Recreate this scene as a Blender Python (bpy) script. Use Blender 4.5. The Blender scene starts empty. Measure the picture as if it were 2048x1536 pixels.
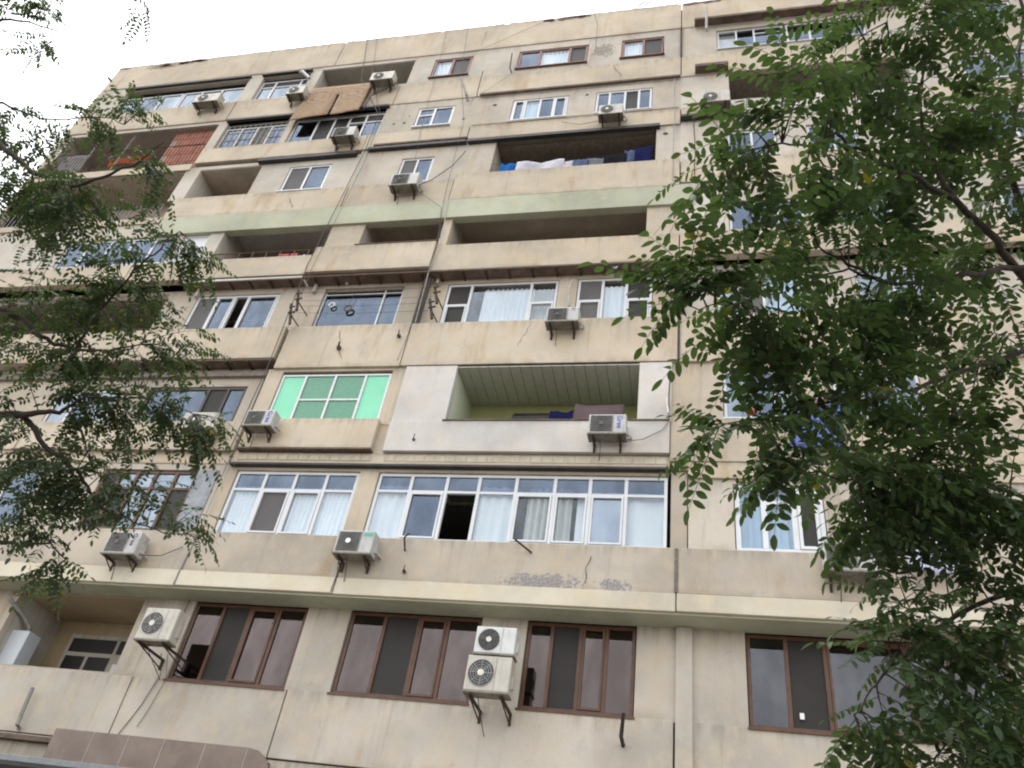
import bpy, bmesh, math, random
from mathutils import Matrix, Vector, Euler, noise as mnoise

scene = bpy.context.scene
COL = scene.collection
R = math.radians

# ------------------------------------------------------------------ camera
EYE = 1.75                                  # height of the camera above the road
cam_data = bpy.data.cameras.new("camera")
cam_data.sensor_width = 36.0
cam_data.lens = 28.25
cam_data.clip_start = 0.05
cam_data.clip_end = 600.0
cam = bpy.data.objects.new("camera", cam_data)
COL.objects.link(cam)
cam.matrix_world = Matrix(((0.97404406, 0.01079222, 0.22610106, 0.0),
                           (0.18092369, -0.63739461, -0.74899581, 0.0),
                           (0.13603227, 0.77046196, -0.62280301, EYE),
                           (0, 0, 0, 1)))
scene.camera = cam

# ------------------------------------------------------------------ light
SUN_ELEV, SUN_ROT = R(70), R(260)
world = bpy.data.worlds.new("World")
scene.world = world
world.use_nodes = True
wn, wl = world.node_tree.nodes, world.node_tree.links
wn.clear()
sky = wn.new("ShaderNodeTexSky")
sky.sky_type = 'NISHITA'
sky.sun_disc = False
sky.sun_elevation = SUN_ELEV
sky.sun_rotation = SUN_ROT
sky.air_density = 2.0
sky.dust_density = 1.0
sky.ozone_density = 1.0
hsv = wn.new("ShaderNodeHueSaturation")
hsv.inputs["Saturation"].default_value = 0.10      # overcast: almost no blue left
bg = wn.new("ShaderNodeBackground")
bg.inputs["Strength"].default_value = 0.15
wo = wn.new("ShaderNodeOutputWorld")
wl.new(sky.outputs[0], hsv.inputs["Color"])
wl.new(hsv.outputs[0], bg.inputs[0])
wl.new(bg.outputs[0], wo.inputs[0])

sun_data = bpy.data.lights.new("sun", 'SUN')
sun_data.energy = 0.8
sun_data.angle = R(35)
sun_data.color = (1.0, 0.97, 0.93)
sun = bpy.data.objects.new("sun", sun_data)
COL.objects.link(sun)
sun.location = (-8, -20, 40)
sun.rotation_euler = (R(20), 0, R(-80))     # from behind on the left, high

scene.view_settings.view_transform = 'Standard'
scene.view_settings.look = 'None'
scene.view_settings.gamma = 1.0
scene.view_settings.use_curve_mapping = False
scene.view_settings.exposure = 1.38
scene.cycles.max_bounces = 8
scene.cycles.transparent_max_bounces = 16
scene.cycles.use_denoising = True
scene.cycles.filter_width = 2.1
scene.cycles.caustics_reflective = False
scene.cycles.caustics_refractive = False

# ------------------------------------------------------------------ materials
MATS = {}


class NT:
    """small helper for writing node trees"""
    def __init__(self, name):
        self.m = bpy.data.materials.new(name)
        self.m.use_nodes = True
        self.t = self.m.node_tree
        self.t.nodes.clear()
        self.out = self.n("ShaderNodeOutputMaterial")
        MATS[name] = self.m

    def n(self, typ, **kw):
        nd = self.t.nodes.new(typ)
        for k, v in kw.items():
            setattr(nd, k, v)
        return nd

    def link(self, a, b):
        self.t.links.new(a, b)

    def val(self, node, sock, v):
        if isinstance(v, bpy.types.NodeSocket):
            self.link(v, node.inputs[sock])
        else:
            node.inputs[sock].default_value = v

    def math(self, op, a, b=0.0, clamp=False):
        nd = self.n("ShaderNodeMath", operation=op, use_clamp=clamp)
        self.val(nd, 0, a)
        self.val(nd, 1, b)
        return nd.outputs[0]

    def mix(self, fac, a, b, blend='MIX'):
        nd = self.n("ShaderNodeMix", data_type='RGBA', blend_type=blend)
        self.val(nd, 0, fac)
        self.val(nd, 6, a if isinstance(a, bpy.types.NodeSocket) else (*a, 1))
        self.val(nd, 7, b if isinstance(b, bpy.types.NodeSocket) else (*b, 1))
        return nd.outputs[2]

    def noise(self, vec, scale, detail=3.0, rough=0.55):
        nd = self.n("ShaderNodeTexNoise")
        self.link(vec, nd.inputs["Vector"])
        nd.inputs["Scale"].default_value = scale
        nd.inputs["Detail"].default_value = detail
        nd.inputs["Roughness"].default_value = rough
        return nd.outputs["Fac"]

    def ramp(self, v, lo, hi, a=0.0, b=1.0):
        nd = self.n("ShaderNodeMapRange", clamp=True)
        nd.interpolation_type = 'SMOOTHSTEP'
        self.link(v, nd.inputs[0])
        nd.inputs[1].default_value = lo
        nd.inputs[2].default_value = hi
        nd.inputs[3].default_value = a
        nd.inputs[4].default_value = b
        return nd.outputs[0]

    def scaled(self, vec, s, off=(0, 0, 0)):
        nd = self.n("ShaderNodeMapping")
        self.link(vec, nd.inputs[0])
        nd.inputs["Scale"].default_value = s
        nd.inputs["Location"].default_value = off
        return nd.outputs[0]

    def pos(self):
        return self.n("ShaderNodeNewGeometry").outputs["Position"]

    def bump(self, h, strength, dist=0.01):
        nd = self.n("ShaderNodeBump")
        nd.inputs["Strength"].default_value = strength
        nd.inputs["Distance"].default_value = dist
        self.link(h, nd.inputs["Height"])
        return nd.outputs[0]

    def principled(self, color, rough=0.6, metal=0.0, normal=None, spec=0.4):
        p = self.n("ShaderNodeBsdfPrincipled")
        self.val(p, "Base Color", color if isinstance(color, bpy.types.NodeSocket) else (*color, 1))
        self.val(p, "Roughness", rough)
        p.inputs["Metallic"].default_value = metal
        p.inputs["Specular IOR Level"].default_value = spec
        if normal is not None:
            self.link(normal, p.inputs["Normal"])
        self.link(p.outputs[0], self.out.inputs[0])
        return p


def scl(c, k):
    return tuple(min(1.0, x * k) for x in c)


def plaster(name, base, grime=0.5, stain=0.35, off=(0, 0, 0), patches=()):
    """old painted render: blotches, rain streaks, ochre stains, dirty edges, optional flaked patches"""
    t = NT(name)
    p = t.pos()
    big = t.noise(t.scaled(p, (1, 1, 1), off), 0.55, 4)
    mid = t.noise(t.scaled(p, (1, 1, .8), off), 2.3, 5, .62)
    streak = t.noise(t.scaled(p, (4.5, 4.5, 0.28), off), 1.6, 5, .6)
    thin = t.noise(t.scaled(p, (17, 17, 0.35), off), 1.0, 3, .6)
    fine = t.noise(p, 34, 4, .6)
    c = t.mix(t.ramp(big, .32, .68), scl(base, .80), scl(base, 1.08))
    warm = (base[0] * 1.02, base[1] * .96, base[2] * .86)
    c = t.mix(t.math('MULTIPLY', t.ramp(mid, .46, .72), .8), c, warm)
    cool = (base[0] * .90, base[1] * .93, base[2] * .98)
    c = t.mix(t.math('MULTIPLY', t.ramp(mid, .30, .44, 1, 0), .8), c, cool)
    c = t.mix(t.math('MULTIPLY', t.ramp(streak, .56, .80), grime), c, (base[0] * .55, base[1] * .53, base[2] * .50))
    c = t.mix(t.math('MULTIPLY', t.ramp(thin, .64, .80), t.math('MULTIPLY', t.ramp(big, .45, .62), grime * .6)), c, scl(base, .42))
    gen = t.n("ShaderNodeSeparateXYZ")
    t.link(t.n("ShaderNodeTexCoord").outputs["Generated"], gen.inputs[0])
    top = t.math('MULTIPLY', t.ramp(gen.outputs[2], .70, 1.0), t.ramp(streak, .38, .66))
    bot = t.math('MULTIPLY', t.ramp(gen.outputs[2], 0.0, .16, 1, 0), t.ramp(mid, .40, .62))
    c = t.mix(t.math('MULTIPLY', top, grime * .9), c, scl(base, .48))
    c = t.mix(t.math('MULTIPLY', bot, grime * .8), c, scl(base, .50))
    st = t.noise(t.scaled(p, (1.5, 1.5, .45), (off[0] + 7, 3, off[2] + 5)), 1.0, 5, .6)
    c = t.mix(t.math('MULTIPLY', t.ramp(st, .56, .74), t.math('MULTIPLY', t.ramp(fine, .2, .6), stain * 1.7)), c, (.30, .19, .10))
    spots = t.noise(t.scaled(p, (1, 1, 1), (3, off[0], 9)), 6.5, 3, .5)
    c = t.mix(t.math('MULTIPLY', t.ramp(spots, .70, .76), .45 * grime), c, (.16, .135, .11))
    for (px, pz, rx, rz, col) in patches:
        dv = t.n("ShaderNodeVectorMath", operation='SUBTRACT')
        t.link(p, dv.inputs[0])
        dv.inputs[1].default_value = (px, 13.7, pz)
        ln = t.n("ShaderNodeVectorMath", operation='LENGTH')
        t.link(t.scaled(dv.outputs[0], (1 / rx, .3, 1 / rz)), ln.inputs[0])
        flake = t.noise(t.scaled(p, (1.0, 1, 1.0), (px, 0, 0)), 12.0, 8, .72)
        v = t.math('SUBTRACT', t.math('ADD', flake, .12), t.math('MULTIPLY', ln.outputs[1], .30))
        c = t.mix(t.ramp(v, .37, .44, 0, .85), c, t.mix(t.ramp(fine, .35, .65), scl(col, .7), scl(col, 1.5)))
    c = t.mix(.35, c, t.mix(fine, scl(base, .62), scl(base, 1.25)), 'SOFT_LIGHT')
    nrm = t.bump(t.math('ADD', fine, t.math('MULTIPLY', mid, 2.2)), .35, .012)
    t.principled(c, .88, 0, nrm, .25)
    return t.m


def simple(name, col, rough=.55, metal=0.0, var=.25, scale=9.0, dirt=None, spec=.4, bump=.1):
    t = NT(name)
    p = t.pos()
    n = t.noise(p, scale, 4, .6)
    c = t.mix(t.ramp(n, .3, .7), scl(col, 1 - var), scl(col, 1 + var * .5))
    if dirt:
        d = t.noise(t.scaled(p, (6, 6, 1.2)), 1.7, 5, .65)
        c = t.mix(t.ramp(d, .50, .72, 0, .75), c, dirt)
    t.principled(c, rough, metal, t.bump(n, bump, .006), spec)
    return t.m


def glass(name, ior=1.6, tint=(.86, .90, .94), rough=.015, refl=(1, 1, 1), wav=.03, cap=.4):
    """window glass: mirrors the sky by Fresnel, lets the room behind show through"""
    t = NT(name)
    fr = t.n("ShaderNodeFresnel")
    fr.inputs[0].default_value = ior
    gl = t.n("ShaderNodeBsdfGlossy")
    p = t.pos()
    dust = t.noise(t.scaled(p, (1, 1, .5)), 2.2, 5, .6)
    t.val(gl, "Color", t.mix(t.ramp(dust, .35, .7), scl(refl, .72), refl))
    gl.inputs["Roughness"].default_value = rough
    if wav:
        t.link(t.bump(t.noise(p, 1.3, 2), wav, .02), gl.inputs["Normal"])
    tr = t.n("ShaderNodeBsdfTransparent")
    tr.inputs[0].default_value = (*tint, 1)
    mx = t.n("ShaderNodeMixShader")
    t.link(t.math('MINIMUM', fr.outputs[0], cap), mx.inputs[0])
    t.link(tr.outputs[0], mx.inputs[1])
    t.link(gl.outputs[0], mx.inputs[2])
    t.link(mx.outputs[0], t.out.inputs[0])
    return t.m


def cloth(name, col, var=.15, transl=.45, scale=6):
    t = NT(name)
    p = t.pos()
    n = t.noise(p, scale, 4)
    c = t.mix(n, scl(col, 1 - var), scl(col, 1 + var))
    d = t.n("ShaderNodeBsdfDiffuse")
    t.link(c, d.inputs[0])
    tl = t.n("ShaderNodeBsdfTranslucent")
    t.link(c, tl.inputs[0])
    mx = t.n("ShaderNodeMixShader")
    mx.inputs[0].default_value = transl
    t.link(d.outputs[0], mx.inputs[1])
    t.link(tl.outputs[0], mx.inputs[2])
    t.link(mx.outputs[0], t.out.inputs[0])
    return t.m


GREY_FLAKE = (.22, .215, .225)
plaster("render_cream", (.505, .447, .370), .50, .30)
plaster("render_cream_top", (.515, .455, .376), .40, .22, (5, 0, 2),
        patches=((-2.7, 27.6, .55, .5, (.25, .22, .20)), (-21.0, 30.1, 1.0, .25, (.20, .15, .11))))
plaster("render_cream_low", (.455, .41, .352), .46, .30, (11, 0, 4),
        patches=((-2.9, 8.30, .85, .20, GREY_FLAKE), (-2.1, 8.10, .35, .10, GREY_FLAKE), (-1.55, 8.28, .35, .16, GREY_FLAKE)))
plaster("render_pink", (.505, .472, .425), .38, .28, (2, 0, 8),
        patches=((-3.0, 27.75, .45, .55, (.22, .20, .18)),))
plaster("render_pale", (.495, .455, .402), .46, .28, (8, 0, 1))
plaster("render_white", (.545, .522, .50), .16, .06, (4, 0, 6))
plaster("render_sand", (.44, .398, .345), .50, .30, (13, 0, 3))
plaster("reflection_cream", (.55, .51, .425), .12, .08, (6, 0, 6))  # cream of the lower bus window reflection, put into the colour
plaster("reflection_sage", (.43, .44, .355), .16, .05, (1, 0, 6))  # pale green of the bus window reflections, put into the colour
plaster("loggia_grey", (.46, .445, .42), .35, .1, (1, 2, 3))
plaster("loggia_brown", (.47, .42, .365), .35, .15, (3, 2, 3))
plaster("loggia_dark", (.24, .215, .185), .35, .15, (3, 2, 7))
plaster("loggia_pale", (.47, .45, .41), .35, .1, (3, 2, 3))
plaster("loggia_tan", (.46, .38, .27), .25, .1, (3, 5, 3))
plaster("loggia_lime", (.44, .46, .26), .12, .03, (3, 9, 3))
plaster("loggia_mint", (.60, .66, .54), .10, .02, (3, 9, 3))
simple("ceiling_pvc", (.46, .475, .42), .45, var=.08)
simple("soffit_rust", (.14, .10, .078), .85, var=.35, scale=3, dirt=(.07, .045, .035))
simple("crack_dark", (.05, .042, .035), .9)
simple("concrete_dark", (.16, .145, .125), .9, var=.3)
simple("brick_painted", (.50, .445, .355), .85, var=.15, scale=5, dirt=(.38, .32, .24))
simple("brick_old", (.15, .095, .07), .9, var=.4, scale=6)
simple("brick_salmon", (.42, .17, .12), .85, var=.2, scale=5)
simple("mortar_pale", (.42, .36, .31), .9)
simple("tar_black", (.034, .032, .031), .6, var=.4, scale=4)
simple("white_pvc", (.62, .635, .66), .32, var=.05, scale=3)
simple("white_pvc_worn", (.66, .65, .63), .4, var=.12, scale=3, dirt=(.42, .38, .33))
simple("aluminium", (.55, .56, .57), .4, .3, var=.1)
simple("brown_frame", (.10, .046, .024), .42, var=.25, scale=5)
simple("red_frame", (.17, .065, .045), .5, var=.25, scale=5)
simple("dark_frame", (.06, .045, .04), .5, var=.2)
simple("grey_frame", (.33, .33, .32), .5, var=.2)
simple("screen_grey", (.115, .11, .11), .8, var=.1, scale=2)
simple("screen_dark", (.020, .018, .016), .6, var=.2, scale=2)
simple("mint_panel", (.21, .62, .41), .35, var=.06, scale=1.5)
simple("foil", (.20, .21, .225), .38, .5, var=.3, scale=3, bump=.8)
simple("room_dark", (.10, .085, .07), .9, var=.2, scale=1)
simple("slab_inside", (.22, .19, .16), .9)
simple("ac_cream", (.46, .435, .385), .45, var=.12, scale=4, dirt=(.30, .26, .20))
simple("ac_white", (.56, .57, .56), .4, var=.08, scale=4, dirt=(.45, .42, .37))
simple("ac_grey", (.44, .44, .425), .45, var=.12, scale=4, dirt=(.26, .24, .20))
simple("ac_tray", (.20, .185, .15), .7, var=.3, scale=5, dirt=(.08, .06, .045))
simple("fan_dark", (.055, .055, .057), .6, var=.2)
simple("fan_guard_grey", (.12, .118, .115), .5, var=.2)
simple("fan_hub", (.62, .60, .55), .5)
simple("iron_rust", (.055, .034, .024), .8, var=.4, scale=12, dirt=(.10, .05, .025))
simple("iron_black", (.016, .015, .015), .55, var=.3)
simple("cable_dark", (.07, .064, .058), .7, var=.2)
simple("cable_pale", (.42, .40, .36), .6, var=.2)
simple("pipe_grey", (.26, .26, .25), .5, var=.25, dirt=(.12, .1, .09))
simple("ink_blue", (.05, .10, .42), .5, var=.05)
simple("ink_navy", (.04, .03, .16), .5, var=.05)
simple("ink_pink", (.50, .16, .38), .5, var=.05)
simple("sticker_green", (.10, .36, .29), .4, var=.05)
simple("sticker_white", (.78, .78, .76), .5, var=.03)
simple("heater_white", (.52, .56, .60), .35, var=.04)
simple("tile_taupe", (.165, .122, .098), .38, var=.2, scale=2.5, dirt=(.12, .085, .07), bump=.04)
simple("tile_joint", (.40, .345, .295), .8)
simple("steel_grey", (.17, .18, .19), .45, .2, var=.15)
simple("asphalt", (.05, .05, .052), .9, var=.3, scale=30)
simple("paving", (.28, .26, .24), .9, var=.25, scale=6)
simple("kerb_stone", (.33, .32, .30), .9, var=.2, scale=6)
simple("earth", (.12, .09, .06), .95, var=.4, scale=5)
simple("red_plastic", (.55, .06, .09), .4, var=.1)
simple("jar_white", (.7, .72, .74), .3, var=.05)
simple("bark", (.055, .042, .032), .95, var=.5, scale=22, bump=.9)
simple("twig_bark", (.050, .040, .024), .9, var=.4, scale=30, bump=.3)
glass("glass_grey", 1.9, (.45, .45, .47), .03, (.80, .80, .86), cap=.10)
glass("glass_clear", 1.5, (.95, .97, .98), .015, (.86, .92, 1.0), cap=.15)
glass("glass_sky", 1.75, (.62, .68, .76), .02, (.74, .82, .94), cap=.215)
glass("glass_bright", 2.5, (.6, .66, .72), .02, (.84, .91, 1.0), cap=.29)
glass("glass_blue", 1.9, (.5, .58, .68), .02, (.70, .78, .92), cap=.20)
glass("glass_film", 2.3, (.26, .215, .205), .05, (.78, .66, .64), cap=.125)
glass("glass_dark", 1.5, (.30, .30, .31), .03, (.9, .92, 1.0))
simple("glass_green", (.085, .27, .17), .18, var=.12, scale=14, spec=.6, bump=.02)
cloth("curtain_white", (.80, .85, .90), .04, .12)
cloth("curtain_cream", (.84, .85, .83), .06, .5)
cloth("net_blue", (.58, .74, .92), .05, .25)
cloth("cloth_blue", (.03, .15, .45), .25, .2)
cloth("cloth_white", (.66, .65, .72), .18, .3, 9)
cloth("cloth_slate", (.10, .13, .22), .3, .15)
cloth("cloth_grey", (.17, .18, .22), .3, .15)
cloth("cloth_black", (.018, .018, .024), .4, .05)
cloth("cloth_navy", (.018, .02, .075), .3, .1)
cloth("cloth_mauve", (.17, .125, .135), .1, .1, 3)
cloth("cloth_orange", (.52, .13, .045), .25, .3)
cloth("cloth_cobalt", (.20, .26, .62), .25, .3)
cloth("cloth_lavender", (.62, .62, .80), .12, .3)
cloth("cloth_pinkdots", (.62, .36, .52), .2, .3, 30)
cloth("sheet_grey", (.30, .29, .29), .15, .2)


def rug_material():
    t = NT("rug_beige")
    tc = t.n("ShaderNodeTexCoord").outputs["UV"]
    base, dark, lite = (.34, .245, .17), (.20, .125, .08), (.43, .33, .25)
    c = t.mix(t.noise(tc, 5, 5), scl(base, .85), scl(base, 1.15))
    w = t.n("ShaderNodeTexWave", wave_type='RINGS', rings_direction='SPHERICAL')
    for k, (ox, oy) in enumerate(((.24, .64), (.76, .64))):
        dv = t.n("ShaderNodeVectorMath", operation='SUBTRACT')
        t.link(tc, dv.inputs[0])
        dv.inputs[1].default_value = (ox, oy, 0)
        ln = t.n("ShaderNodeVectorMath", operation='LENGTH')
        t.link(t.scaled(dv.outputs[0], (1.0, 1.05, 0)), ln.inputs[0])
        d = ln.outputs[1]
        for r, wd, cl in ((.185, .018, dark), (.155, .014, lite), (.085, .020, dark), (.05, .02, lite)):
            band = t.ramp(t.math('ABSOLUTE', t.math('SUBTRACT', d, r)), wd * .5, wd, 1, 0)
            c = t.mix(t.math('MULTIPLY', band, .5), c, cl)
    sw = t.n("ShaderNodeTexNoise")
    t.link(tc, sw.inputs["Vector"])
    sw.inputs["Scale"].default_value = 3.6
    sw.inputs["Distortion"].default_value = 3.2
    vine = t.ramp(t.math('ABSOLUTE', t.math('SUBTRACT', sw.outputs["Fac"], .5)), .008, .028, 1, 0)
    c = t.mix(t.math('MULTIPLY', vine, .55), c, dark)
    vine2 = t.ramp(t.math('ABSOLUTE', t.math('SUBTRACT', sw.outputs["Fac"], .58)), .008, .03, 1, 0)
    c = t.mix(t.math('MULTIPLY', vine2, .5), c, lite)
    t.principled(c, .95, 0, None, .1)


rug_material()


def leaf_material(name, dark, mid, yellow):
    t = NT(name)
    oi = t.n("ShaderNodeObjectInfo").outputs["Random"]
    ri = t.n("ShaderNodeNewGeometry").outputs["Random Per Island"]
    v = t.math('FRACT', t.math('ADD', t.math('MULTIPLY', oi, .55), t.math('MULTIPLY', ri, .85)))
    c = t.mix(v, dark, mid)
    c = t.mix(t.ramp(v, .991, .996), c, yellow)
    pr = t.n("ShaderNodeBsdfPrincipled")
    t.link(c, pr.inputs["Base Color"])
    pr.inputs["Roughness"].default_value = .5
    pr.inputs["Specular IOR Level"].default_value = .3
    tl = t.n("ShaderNodeBsdfTranslucent")
    t.link(t.mix(.5, c, (.10, .17, .02)), tl.inputs[0])
    mx = t.n("ShaderNodeMixShader")
    mx.inputs[0].default_value = .36
    t.link(pr.outputs[0], mx.inputs[1])
    t.link(tl.outputs[0], mx.inputs[2])
    t.link(mx.outputs[0], t.out.inputs[0])


leaf_material("leaf_right", (.027, .047, .022), (.062, .098, .038), (.42, .32, .03))
leaf_material("leaf_left", (.030, .045, .024), (.054, .077, .037), (.36, .30, .04))

# ------------------------------------------------------------------ mesh helpers


class MB:
    """collects simple shapes and links them as ONE mesh object"""
    def __init__(self):
        self.v, self.f = [], []

    def add(self, verts, faces):
        o = len(self.v)
        self.v += [tuple(p) for p in verts]
        self.f += [tuple(i + o for i in q) for q in faces]
        return self

    def box(self, x0, x1, y0, y1, z0, z1):
        vs = [(x, y, z) for z in (z0, z1) for y in (y0, y1) for x in (x0, x1)]
        return self.add(vs, [(0, 2, 3, 1), (4, 5, 7, 6), (0, 1, 5, 4), (1, 3, 7, 5), (3, 2, 6, 7), (2, 0, 4, 6)])

    def tube(self, pts, r, n=6, caps=True):
        pts = [Vector(p) for p in pts]
        rs = r if isinstance(r, (list, tuple)) else [r] * len(pts)
        vs, fs = [], []
        for i, p in enumerate(pts):
            a, b = pts[max(i - 1, 0)], pts[min(i + 1, len(pts) - 1)]
            d = (b - a).normalized() if (b - a).length > 1e-9 else Vector((0, 0, 1))
            ref = Vector((0, 0, 1)) if abs(d.z) < .9 else Vector((1, 0, 0))
            u = d.cross(ref).normalized()
            w = u.cross(d)
            for k in range(n):
                t = 2 * math.pi * k / n
                vs.append(p + (u * math.cos(t) + w * math.sin(t)) * rs[i])
        for i in range(len(pts) - 1):
            for k in range(n):
                k2 = (k + 1) % n
                fs.append((i * n + k, i * n + k2, (i + 1) * n + k2, (i + 1) * n + k))
        if caps:
            fs.append(tuple(range(n - 1, -1, -1)))
            fs.append(tuple((len(pts) - 1) * n + k for k in range(n)))
        return self.add(vs, fs)

    def ring(self, cx, cy, cz, r, t, n=20, m=4):
        """a wire ring in the x-z plane"""
        vs, fs = [], []
        for i in range(n):
            a = 2 * math.pi * i / n
            for k in range(m):
                b = 2 * math.pi * k / m
                rr = r + t * math.cos(b)
                vs.append((cx + rr * math.cos(a), cy + t * math.sin(b), cz + rr * math.sin(a)))
        for i in range(n):
            for k in range(m):
                fs.append((i * m + k, ((i + 1) % n) * m + k, ((i + 1) % n) * m + (k + 1) % m, i * m + (k + 1) % m))
        return self.add(vs, fs)

    def disc(self, cx, cy, cz, r, n=20, th=.006):
        vs = [(cx + r * math.cos(2 * math.pi * i / n), y, cz + r * math.sin(2 * math.pi * i / n)) for y in (cy, cy + th) for i in range(n)]
        fs = [tuple(range(n)), tuple(range(2 * n - 1, n - 1, -1))]
        fs += [(i, i + n, (i + 1) % n + n, (i + 1) % n) for i in range(n)]
        return self.add(vs, fs)

    def build(self, name, mat, parent=None, smooth=False, origin=None, bevel=0.0):
        if origin is None:
            xs, ys, zs = zip(*self.v)
            origin = ((min(xs) + max(xs)) / 2, (min(ys) + max(ys)) / 2, min(zs))
        o0 = Vector(origin)
        me = bpy.data.meshes.new(name)
        me.from_pydata([tuple(Vector(p) - o0) for p in self.v], [], self.f)
        bm = bmesh.new()
        bm.from_mesh(me)
        bmesh.ops.recalc_face_normals(bm, faces=bm.faces)
        if bevel:
            bmesh.ops.bevel(bm, geom=[e for e in bm.edges if e.calc_face_angle(0) > .8], offset=bevel, segments=2, affect='EDGES', profile=.6)
        bm.to_mesh(me)
        bm.free()
        me.materials.append(MATS[mat])
        if smooth:
            me.polygons.foreach_set("use_smooth", [True] * len(me.polygons))
        ob = bpy.data.objects.new(name, me)
        COL.objects.link(ob)
        ob.location = o0
        adopt(ob, parent)
        return ob


WORLD_AT = {}


def adopt(ob, parent):
    """parent without rotation or scale: child location becomes relative to the parent's place"""
    here = Vector(ob.location)
    WORLD_AT[ob.name] = here
    if parent is not None:
        ob.parent = parent
        ob.location = here - WORLD_AT[parent.name]


def empty(name, loc, label, cat, group=None):
    o = bpy.data.objects.new(name, None)
    COL.objects.link(o)
    o.location = loc
    o.empty_display_size = .2
    WORLD_AT[o.name] = Vector(loc)
    tag(o, label, cat, group)
    return o


def tag(o, label, cat, group=None):
    o["label"] = label
    o["category"] = cat
    if group:
        o["group"] = group
    return o


def copy_tree(src, loc, parent=None):
    """a copy of a thing, its parts and their sub-parts, sharing mesh data"""
    c = src.copy()
    COL.objects.link(c)
    if parent is None:
        c.location = loc
        WORLD_AT[c.name] = Vector(loc)
    else:
        c.parent = parent
    for ch in list(src.children):
        copy_tree(ch, None, c)
    return c


def structure(o):
    o["kind"] = "structure"
    return o


YF = 13.7            # the plane of the facade, 13.7 m from the camera


def fbox(x0, x1, d0, d1, z0, z1):
    """box on the facade: d = depth into the building from the facade plane, z above eye level"""
    return MB().box(x0, x1, YF + d0, YF + d1, z0 + EYE, z1 + EYE)


def fp(x, d, z):
    return (x, YF + d, z + EYE)


rng = random.Random(7)
# ------------------------------------------------------------------ ground
ground = structure(MB().box(-160, 160, -160, 160, -.6, -.02).build("ground", "earth"))
road = structure(MB().box(-120, 120, -9.0, 1.6, -.02, .0).build("road", "asphalt"))
pavement = structure(MB().box(-120, 120, 1.78, 13.0, -.02, .13).build("pavement", "paving"))
kerb = structure(MB().box(-120, 120, 1.6, 1.78, -.02, .15).build("kerb", "kerb_stone"))
far_pavement = structure(MB().box(-120, 120, -13.0, -9.0, -.02, .13).build("pavement", "paving"))

# ------------------------------------------------------------------ the apartment block
block = empty("apartment_building", (-4.0, YF, 0.0),
              "weathered cream nine storey apartment block with mixed balconies and windows", "apartment building")
XL, XR = -23.2, 16.0


def part(name, mat, x0, x1, d0, d1, z0, z1, parent=block, bevel=0.0):
    return fbox(x0, x1, d0, d1, z0, z1).build(name, mat, parent, bevel=bevel)


def panel_rows(name, mat, splits, d0, d1, z0, z1, gap=.028):
    """a run of prefabricated panels with open joints between them"""
    for a, b in zip(splits[:-1], splits[1:]):
        j = rng.uniform(-.012, .012)
        part(name, mat, a + gap / 2, b - gap / 2, d0 + j, d1, z0 + rng.uniform(-.008, .008), z1 + rng.uniform(-.008, .008), bevel=.012)


def infill(mat, x0, x1, z0, z1, d, openings, th=.18):
    """wall between the parapet bands, left open where windows and loggias sit (openings sorted by x)"""
    x = x0
    for (a, b, zb, zt) in sorted(openings) + [(x1, x1, 0, 0)]:
        if a - x > .03:
            part("wall_panel", mat, x, a, d, d + th, z0, z1)
        if b > a:
            if z1 - zt > .03:
                part("wall_panel", mat, a, b, d, d + th, zt, z1)
            if zb - z0 > .03:
                part("wall_panel", mat, a, b, d, d + th, z0, zb)
        x = b


def loggia(x0, x1, z0, z1, d0, depth, wall, ceil, side=None, planks=0):
    """recess behind an opening: side walls, back wall and ceiling"""
    side = side or wall
    bk = d0 + depth
    lg = part("loggia", wall, x0 - .06, x1 + .06, bk, bk + .08, z0 - 1.2, z1)
    part("side_wall", side, x0 - .08, x0, d0 + .19, bk, z0 - 1.2, z1, lg)
    part("side_wall", side, x1, x1 + .08, d0 + .19, bk, z0 - 1.2, z1, lg)
    if planks:
        w = (x1 - x0) / planks
        for k in range(planks):
            part("ceiling_plank", ceil, x0 + k * w + .005, x0 + (k + 1) * w - .005, d0 + .02, bk, z1 - .05, z1 - .03, lg)
        part("ceiling", "crack_dark", x0, x1, d0 + .02, bk, z1 - .028, z1 - .005, lg)
    else:
        part("ceiling", ceil, x0, x1, d0 + .02, bk, z1 - .03, z1 - .005, lg)
    return lg


PANE_MAT = {'s': "glass_sky", 'c': "glass_clear", 'b': "glass_bright", 'u': "glass_blue", 'y': "glass_grey", 'f': "glass_film",
            'd': "glass_dark", 'n': "screen_grey", 'k': "screen_dark", 'm': "mint_panel", 'g': "glass_green", 'w': "white_pvc"}


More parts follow.
